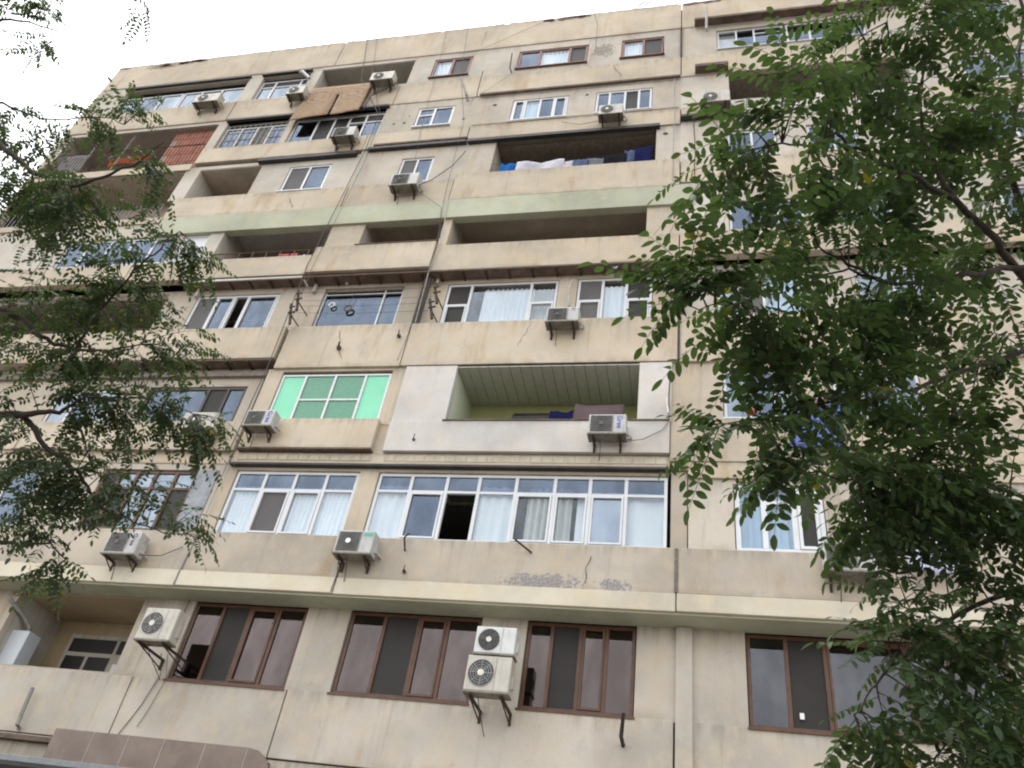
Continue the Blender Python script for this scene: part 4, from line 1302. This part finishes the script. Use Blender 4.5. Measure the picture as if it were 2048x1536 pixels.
# ------------------------------------------------------------------ tiled shop canopy at the bottom left
can = empty("shop_canopy", fp(-9.4, -.3, 0.0), "taupe tiled shop canopy with dark streaks below the lowest windows", "canopy")
xs = [-11.32, -10.50, -9.79, -9.08, -8.28, -7.48]
for k in range(5):
    part("tile", "tile_taupe", xs[k] + .006, xs[k + 1] - .006, -.42, -.39, 2.45, 3.12, can, bevel=.004)
    part("joint", "tile_joint", xs[k + 1] - .006, xs[k + 1] + .006, -.4235, -.39, 2.45, 3.115, can)
vs = [fp(-7.47, -.42, 3.12), fp(-7.28, -.42, 3.09), fp(-7.12, -.42, 3.0), fp(-7.02, -.42, 2.86), fp(-6.98, -.42, 2.45), fp(-7.47, -.42, 2.45)]
vs2 = [(a, b + .03, c) for a, b, c in vs]
MB().add(vs + vs2, [tuple(range(6)), tuple(range(11, 5, -1))] + [(i, (i + 1) % 6, (i + 1) % 6 + 6, i + 6) for i in range(6)]).build("tile", "tile_taupe", can)
part("top", "concrete_dark", -11.3, -7.47, -.388, .5, 3.02, 3.105, can)
part("core", "concrete_dark", -11.3, -7.1, -.385, .5, 2.45, 2.85, can)
part("beam", "steel_grey", -16.0, -7.6, -1.0, -.93, 2.40, 2.50, can, bevel=.01)
part("soffit", "tar_black", -16.0, -7.6, -.99, .52, 2.34, 2.40, can)
part("hanger", "iron_black", -11.4, -11.3, -.93, .52, 2.41, 2.46, can)

# ------------------------------------------------------------------ the two trees by the kerb
# branches: (x, y, z, radius) along each limb; clumps: (x, y, z, radius, twigs) where foliage hangs; points traced in image pixels, projected to chosen depths
RIGHT_BRANCHES = [
 [(2.04,3.21,4.4,0.045),(1.64,2.83,4.4,0.036),(1.27,2.5,4.34,0.0174),(1.13,2.31,4.36,0.0151),(0.94,2.11,4.37,0.0128),(0.72,1.94,4.34,0.0093),(0.61,1.86,4.32,0.0075),(0.52,1.78,4.29,0.0064),(0.38,1.69,4.19,0.0046),(0.23,1.61,4.08,0.0029)],
 [(1.64,2.83,4.4,0.036),(1.29,2.47,4.38,0.0128),(1.13,2.38,4.28,0.0116),(0.97,2.29,4.16,0.0104),(0.83,2.25,4.08,0.0087),(0.7,2.19,4.02,0.007),(0.56,2.07,3.96,0.0058),(0.49,2,3.94,0.0046),(0.4,1.92,3.92,0.0035),(0.31,1.86,3.89,0.0023)],
 [(2.04,3.21,4.4,0.045),(1.57,2.86,4.17,0.0225),(1.22,2.6,4.05,0.0104),(0.81,2.44,3.77,0.0075),(0.61,2.36,3.62,0.0058),(0.4,2.25,3.52,0.0046),(0.3,2.2,3.46,0.0035),(0.08,2.07,3.3,0.0023)],
 [(1.64,2.83,4.4,0.036),(1.33,2.48,4.55,0.0162),(1.25,2.25,4.8,0.0128),(1.33,2.17,5.08,0.0104),(1.38,2.04,5.42,0.0081),(1.42,1.9,5.77,0.0058)],
 [(0.7,2.19,4.02,0.007),(0.52,2.06,3.96,0.0041),(0.4,1.98,3.85,0.0035),(0.31,1.95,3.77,0.0029),(0.2,1.91,3.7,0.0026),(0.08,1.83,3.6,0.0023),(-0.02,1.78,3.53,0.0017)],
 [(0.52,1.78,4.29,0.0064),(0.44,1.71,4.27,0.0046),(0.44,1.62,4.37,0.0041),(0.53,1.62,4.49,0.0035),(0.64,1.59,4.64,0.0029),(0.71,1.55,4.8,0.0023)],
 [(2.05,3.56,3.99,0.045),(1.65,3.44,3.66,0.027),(1.21,3.19,3.34,0.0116),(0.88,2.99,3.13,0.0081),(0.71,2.93,2.98,0.0058),(0.55,2.78,2.78,0.0041),(0.46,2.72,2.66,0.0023)],
 [(1.65,3.44,3.66,0.027),(1.32,3.08,3.66,0.0104),(1,2.79,3.58,0.0075),(0.76,2.64,3.5,0.0058),(0.54,2.53,3.4,0.0041),(0.32,2.3,3.27,0.0029)],
 [(1.21,3.19,3.34,0.0116),(1.03,3.13,3.01,0.007),(0.88,3.07,2.79,0.0046),(0.73,2.97,2.62,0.0029)],
 [(0.94,2.11,4.37,0.0128),(0.83,1.97,4.5,0.007),(0.8,1.84,4.64,0.0052),(0.87,1.75,4.86,0.0041),(0.87,1.64,5.07,0.0023)]]
RIGHT_CLUMPS = [(0.31,1.39,4.21,0.08,1),(0.32,1.51,4.23,0.11,2),(0.23,1.56,4.13,0.10,2),(0.3,1.69,4.16,0.13,4),(0.09,1.58,3.9,0.08,2),(0.16,1.73,3.91,0.10,4),(0.3,1.85,3.97,0.12,5),(0.02,1.68,3.66,0.08,3),(0.03,1.78,3.64,0.08,3),(0.16,1.85,3.76,0.10,3),(0.19,1.93,3.67,0.08,3),(0.15,1.97,3.54,0.08,3),(0.23,2.07,3.52,0.10,4),(0.33,2.11,3.66,0.10,3),(0.07,2.09,3.27,0.06,2),(0.15,2.13,3.34,0.08,3),(0.28,2.17,3.41,0.10,1),(0.26,2.2,3.29,0.08,3),(0.42,2.33,3.43,0.10,1),(0.34,2.3,3.28,0.06,1),(0.44,2.39,3.37,0.10,1),(0.58,2.44,3.44,0.10,3),(0.48,1.57,4.7,0.14,1),(0.6,1.57,4.74,0.16,4),(0.75,1.64,4.86,0.17,7),(0.96,1.76,4.96,0.17,7),(1.18,1.85,5.09,0.18,7),(0.47,1.65,4.44,0.14,1),(0.6,1.71,4.56,0.14,3),(0.74,1.82,4.65,0.17,6),(0.96,1.93,4.75,0.17,7),(1.18,2.03,4.88,0.16,7),(0.46,1.75,4.23,0.14,4),(0.62,1.88,4.37,0.14,4),(0.78,1.98,4.46,0.17,7),(0.95,2.05,4.61,0.15,6),(1.2,2.2,4.68,0.16,7),(0.44,1.88,4.07,0.14,5),(0.57,1.98,4.16,0.14,6),(0.72,2.09,4.31,0.15,4),(1.16,2.32,4.52,0.18,6),(0.43,2.01,3.91,0.12,4),(0.57,2.12,3.98,0.14,6),(0.71,2.21,4.09,0.15,7),(0.88,2.31,4.19,0.15,5),(1.15,2.49,4.31,0.18,6),(0.43,2.14,3.75,0.14,5),(0.57,2.26,3.81,0.14,8),(0.7,2.34,3.93,0.15,8),(0.86,2.47,3.99,0.17,5),(1.13,2.63,4.14,0.18,7),(0.43,2.28,3.58,0.12,3),(0.58,2.38,3.68,0.11,4),(0.67,2.51,3.71,0.11,4),(0.84,2.62,3.8,0.17,8),(1.09,2.75,3.9,0.18,9),(0.67,2.57,3.56,0.14,10),(0.82,2.71,3.61,0.17,14),(1.07,2.85,3.69,0.17,14),(0.7,2.7,3.41,0.14,12),(0.91,2.85,3.46,0.17,14),(1.13,2.95,3.51,0.15,12),(0.61,2.6,3.19,0.08,4),(0.76,2.79,3.24,0.14,8),(0.93,2.9,3.26,0.16,10),(1.11,3,3.28,0.15,10),(0.66,2.8,3.03,0.10,6),(0.81,2.91,3.04,0.14,9),(1,3.01,3.07,0.14,10),(0.64,2.81,2.77,0.10,3),(0.75,2.95,2.81,0.12,5),(0.93,3.04,2.84,0.14,6),(1.06,3.14,2.85,0.12,6),(0.51,2.77,2.62,0.06,2),(0.58,2.82,2.59,0.08,3),(0.73,2.97,2.62,0.11,4),(0.91,3.06,2.65,0.13,7),(1.04,3.16,2.66,0.10,5)]
LEFT_BRANCHES = [
 [(-5.85,2.79,5.26,0.06),(-4.95,2.29,5.71,0.03),(-4.57,2.17,5.83,0.022),(-4.3,2.26,5.66,0.018),(-4.01,2.37,5.47,0.015),(-3.89,2.43,5.45,0.013),(-3.73,2.44,5.41,0.011),(-3.54,2.41,5.44,0.009),(-3.36,2.4,5.51,0.007),(-3.12,2.32,5.61,0.004)],
 [(-5.86,3.19,4.78,0.06),(-4.87,2.91,4.99,0.03),(-4.23,2.88,4.79,0.02),(-4.05,2.91,4.73,0.017),(-3.91,2.96,4.64,0.014),(-3.82,3.01,4.61,0.012),(-3.66,3.02,4.57,0.01),(-3.44,3.03,4.56,0.007),(-3.21,3.01,4.59,0.004)],
 [(-5.66,3.38,4.31,0.05),(-4.6,3.22,4.24,0.03),(-3.9,3.03,4.08,0.022),(-3.65,2.99,4.06,0.018),(-3.5,3.01,4.09,0.012),(-3.31,2.95,4.14,0.006)],
 [(-3.9,3.03,4.08,0.022),(-3.73,3.02,4.07,0.016),(-3.57,3.12,3.93,0.014),(-3.43,3.21,3.87,0.012),(-3.33,3.24,3.79,0.01),(-3.24,3.28,3.69,0.008),(-3.17,3.34,3.65,0.006),(-3.03,3.34,3.62,0.005),(-2.79,3.4,3.56,0.003)],
 [(-3.66,3.02,4.57,0.01),(-3.51,2.9,4.78,0.008),(-3.38,2.82,4.92,0.007),(-3.24,2.74,4.98,0.006),(-3.12,2.7,5.07,0.005),(-2.98,2.63,5.14,0.003)],
 [(-6.47,2.55,6.29,0.04),(-5.58,2.14,6.94,0.02),(-5.16,2.07,7.02,0.012),(-4.98,2.08,7.08,0.009),(-4.72,2.1,6.98,0.006),(-4.54,2.17,6.97,0.004)],
 [(-5.45,3.58,3.81,0.04),(-4.33,3.46,3.56,0.018),(-3.73,3.33,3.45,0.012),(-3.59,3.34,3.42,0.009),(-3.39,3.32,3.43,0.005),(-3.31,3.39,3.38,0.003)],
 [(-4.95,2.29,5.71,0.03),(-4.86,2.26,6.26,0.012),(-4.65,2.33,6.25,0.008),(-4.37,2.38,6.13,0.006),(-3.83,2.36,6.04,0.004),(-3.6,2.37,5.94,0.003)],
 [(-6.47,2.55,6.29,0.04),(-5.59,1.82,7.48,0.016),(-4.68,1.88,7.43,0.01),(-4.14,2,7.31,0.006),(-3.86,2.1,7.14,0.003)],
 [(-3.31,2.95,4.14,0.006),(-3.18,3.03,4.18,0.005),(-2.99,3.06,4.21,0.004),(-2.75,3.16,4.18,0.003)]]
LEFT_CLUMPS = [(-4.94,2.05,7.12,0.19,4),(-4.61,2.1,7.02,0.13,3),(-4.72,2.21,6.85,0.13,2),(-3.9,2.11,7.1,0.11,2),(-4.65,2.3,6.29,0.17,4),(-4.46,2.37,5.95,0.20,4),(-4.41,2.45,5.71,0.16,3),(-3.78,2.37,6.04,0.13,3),(-4.19,2.42,5.98,0.17,2),(-3.53,2.36,5.97,0.13,3),(-3.95,2.29,6.07,0.13,1),(-4.03,2.5,5.47,0.25,8),(-3.65,2.53,5.42,0.25,8),(-4.15,2.6,5.31,0.19,7),(-3.77,2.66,5.21,0.25,7),(-3.3,2.41,5.52,0.12,3),(-3.25,2.54,5.39,0.12,3),(-4.08,2.78,4.95,0.28,10),(-3.64,2.78,4.96,0.27,9),(-3.37,2.77,5.07,0.21,6),(-3.07,2.68,5.12,0.13,4),(-2.91,2.75,5.1,0.10,3),(-2.92,2.83,5,0.09,2),(-3.94,2.93,4.66,0.27,10),(-3.54,2.95,4.7,0.27,10),(-3.22,2.95,4.74,0.21,7),(-3.07,3.04,4.61,0.15,4),(-2.91,3.09,4.61,0.10,3),(-2.84,2.99,4.67,0.07,1),(-3.81,3.01,4.29,0.26,9),(-3.47,3.06,4.36,0.26,9),(-3.15,3.08,4.37,0.17,5),(-3.68,3.09,3.92,0.25,9),(-3.38,3.1,4.03,0.25,9),(-3.1,3.09,4.13,0.22,7),(-2.88,3.1,4.2,0.17,5),(-2.69,3.19,4.16,0.11,3),(-2.72,3.23,4.02,0.12,3),(-3.59,3.19,3.75,0.25,9),(-3.32,3.23,3.81,0.22,8),(-3.06,3.18,3.88,0.16,5),(-2.88,3.23,3.89,0.11,2),(-3.6,3.29,3.55,0.19,5),(-3.33,3.32,3.61,0.16,4),(-3.12,3.34,3.66,0.14,3),(-2.71,3.35,3.65,0.13,4),(-2.63,3.42,3.58,0.07,1),(-3.36,3.31,3.45,0.13,4),(-3.44,3.42,3.3,0.07,2),(-3.31,3.41,3.36,0.08,1)]


def leaf_mesh(name, mat, seed, L=.23, pairs=7, ll=.040, lw=.021):
    """a pinnate leaf: a bending stalk with paired oval leaflets, along +X, upper side +Z"""
    r = random.Random(seed)
    vs, fs = [], []
    bend = r.uniform(.10, .5)
    side = r.uniform(-.25, .25)

    def stalk(t):
        return Vector((L * t * math.cos(bend * t * .6), L * side * t * t, -L * bend * t * t * .7))
    n = 6
    for i in range(n + 1):
        p = stalk(i / n)
        w = .0016 * (1 - .6 * i / n)
        vs += [p + Vector((0, w, 0)), p + Vector((0, -w, 0)), p + Vector((0, 0, -w * 1.4))]
    for i in range(n):
        for k in range(3):
            fs.append((i * 3 + k, i * 3 + (k + 1) % 3, i * 3 + 3 + (k + 1) % 3, i * 3 + 3 + k))

    def leaflet(p, ax, ls, ws):
        ax = ax.normalized()
        up = Vector((r.uniform(-.35, .35), r.uniform(-.35, .35), 1)).normalized()
        sd = ax.cross(up).normalized()
        up = sd.cross(ax)
        o = len(vs)
        prof = ((.0, .10), (.14, .62), (.38, 1.0), (.65, .92), (.88, .50), (1.0, .0))
        curl = r.uniform(-.15, .5)
        cup = r.uniform(.05, .3)
        mid, lf, rt = [], [], []
        for t, k in prof:
            c = p + ax * (ls * t) - up * (curl * ls * t * t)
            mid.append(len(vs)); vs.append(c)
            if 0 < k:
                lf.append(len(vs)); vs.append(c + sd * (ws * .5 * k) + up * (cup * ws * .4 * k))
                rt.append(len(vs)); vs.append(c - sd * (ws * .5 * k) + up * (cup * ws * .4 * k))
        for i in range(4):
            fs.append((mid[i], mid[i + 1], lf[i + 1], lf[i]))
            fs.append((mid[i + 1], mid[i], rt[i], rt[i + 1]))
        fs.append((mid[4], mid[5], lf[4]))
        fs.append((mid[5], mid[4], rt[4]))
    for k in range(pairs):
        t = .16 + .80 * k / (pairs - .3)
        p = stalk(t)
        fw = (stalk(min(1, t + .05)) - p).normalized()
        wide = r.uniform(.85, 1.25)
        size = (.78 + .22 * math.sin(math.pi * (k + .8) / pairs)) * r.uniform(.88, 1.08)
        for s in (1, -1):
            if r.random() < .05:
                continue
            a = R(r.uniform(56, 76))
            d = fw * math.cos(a) + Vector((0, s, 0)) * math.sin(a) + Vector((0, 0, r.uniform(-.45, .02)))
            leaflet(p + Vector((0, s * .002, 0)), d, ll * size * r.uniform(.86, 1.08), lw * size * wide)
    p = stalk(1)
    leaflet(p, p - stalk(.93), ll * 1.0, lw * 1.05)
    return vs, fs


def make_tree(name, label, trunk, branches, clumps, leafmat, seed, leaf_scale=1.0, per_twig=(5, 7), parts=300, size_var=.24, thin=1.0):
    r = random.Random(seed)
    root = empty(name, trunk[0][:3], label, "tree", "robinia trees beside the road")
    m = MB().tube([q[:3] for q in trunk], [q[3] for q in trunk], 10)
    tk = m.build("trunk", "bark", root, smooth=True, origin=trunk[0][:3])
    nodes = []
    for b in branches:
        pts, rad = [], []
        for a, c in zip(b[:-1], b[1:]):
            A, B = Vector(a[:3]), Vector(c[:3])
            for k in range(4):
                t = k / 4
                q = A.lerp(B, t) + Vector((mnoise.noise(A * 3 + Vector((t * 2, 0, 0))), mnoise.noise(A * 3 + Vector((0, t * 2, 4))), mnoise.noise(A * 3 + Vector((9, t * 2, 0))))) * .022
                pts.append(q)
                rad.append(a[3] + (c[3] - a[3]) * t)
        pts.append(Vector(b[-1][:3])); rad.append(b[-1][3])
        MB().tube(pts, [max(.002, x) for x in rad], 7).build("branch", "bark", root, smooth=True)
        nodes += list(zip(pts, rad))
    variants = [leaf_mesh(name, leafmat, seed * 10 + k, L=r.uniform(.19, .26), pairs=r.choice((6, 7, 7, 8)), ll=.042, lw=.0195) for k in range(10)]
    meshes = []
    for k, (vs, fs) in enumerate(variants):
        me = bpy.data.meshes.new("leaf")
        me.from_pydata([tuple(v) for v in vs], [], fs)
        me.materials.append(MATS[leafmat])
        meshes.append(me)
    twigs = MB()
    leaves = []
    for (cx, cy, cz, cr, n) in clumps:
        for _ in range(max(1, round(n * thin)) if n > 3 else n):
            while True:
                d = Vector((r.uniform(-1, 1), r.uniform(-1, 1), r.uniform(-1, 1)))
                if d.length < 1:
                    break
            tip = Vector((cx, cy, cz)) + d * cr
            best, bd = None, 1e9
            for p, rad in nodes:
                if rad < .017 or (rad < .03 and seed == 5):
                    dd = (p - tip).length + rad * 4
                    if dd < bd:
                        best, bd = p, dd
            base = best
            span = (tip - base).length
            mid = base.lerp(tip, .5) + Vector((0, 0, .10 * span)) + Vector((r.uniform(-1, 1), r.uniform(-1, 1), r.uniform(-1, 1))) * .06 * span
            pts = [base * ((1 - t) ** 2) + mid * (2 * t * (1 - t)) + tip * (t * t) for t in [i / 6 for i in range(7)]]
            twigs.tube(pts, [.0036 - .0004 * i for i in range(7)], 4, False)
            k = r.randint(*per_twig)
            lo = max(.15, 1 - .42 / max(span, .1))
            for i in range(k):
                t = lo + (1 - lo) * (i + 1) / k
                p = base * ((1 - t) ** 2) + mid * (2 * t * (1 - t)) + tip * (t * t)
                tg = (mid - base).lerp(tip - mid, t).normalized()
                head = math.atan2(tg.y, tg.x)
                az = head + (1 if i % 2 else -1) * R(r.uniform(40, 85)) if i < k - 1 else head
                sidev = Vector((math.cos(az), math.sin(az), r.uniform(-.85, .0)))
                dr = (sidev + tg * (.2 if i < k - 1 else .8)).normalized()
                up = Vector((r.uniform(-.28, .28), r.uniform(-.28, .28), 1))
                y = up.cross(dr).normalized()
                z = dr.cross(y)
                s = leaf_scale * r.uniform(1 - size_var, 1 + size_var)
                M = Matrix.Translation(p) @ Matrix((dr, y, z)).transposed().to_4x4() @ Matrix.Scale(s, 4)
                leaves.append(((p - Vector((0, 0, EYE))).length, r.randrange(10), M))
    tw = twigs.build("twigs", "twig_bark", root)
    tw["kind"] = "stuff"
    leaves.sort(key=lambda q: q[0])
    org = Vector(trunk[0][:3])
    for d, v, M in leaves[:parts]:
        o = bpy.data.objects.new("leaf", meshes[v])
        COL.objects.link(o)
        o.parent = root
        o.matrix_local = Matrix.Translation(-org) @ M
    rest = MB()
    for d, v, M in leaves[parts:]:
        vs, fs = variants[v]
        rest.add([M @ q for q in vs], fs)
    if rest.v:
        me = bpy.data.meshes.new("foliage")
        me.from_pydata([tuple(Vector(p) - org) for p in rest.v], [], rest.f)
        me.materials.append(MATS[leafmat])
        fo = bpy.data.objects.new("foliage", me)
        COL.objects.link(fo)
        fo.parent = root
        fo["kind"] = "stuff"
    return root


make_tree("robinia_tree", "near leafy robinia tree covering the right side with large drooping leaflets",
          [(2.75, 3.35, 0.0, .17), (2.66, 3.3, 1.6, .135), (2.45, 3.25, 3.2, .10), (2.12, 3.25, 4.15, .075), (2.1, 3.3, 5.2, .05), (2.35, 3.1, 6.4, .03), (2.5, 2.9, 7.4, .012)],
          RIGHT_BRANCHES, RIGHT_CLUMPS, "leaf_right", 3, leaf_scale=1.03, thin=.5, per_twig=(4, 6))
make_tree("robinia_tree", "farther robinia tree with small leaves at the left edge, partly against the sky",
          [(-5.3, 3.5, 0.0, .2), (-5.4, 3.5, 2.0, .16), (-5.5, 3.45, 3.6, .12), (-5.75, 3.25, 4.7, .09), (-6.0, 3.0, 6.0, .07), (-6.3, 2.7, 7.4, .05), (-6.4, 2.4, 8.8, .02)],
          LEFT_BRANCHES, LEFT_CLUMPS, "leaf_left", 5, leaf_scale=.80, thin=.85)
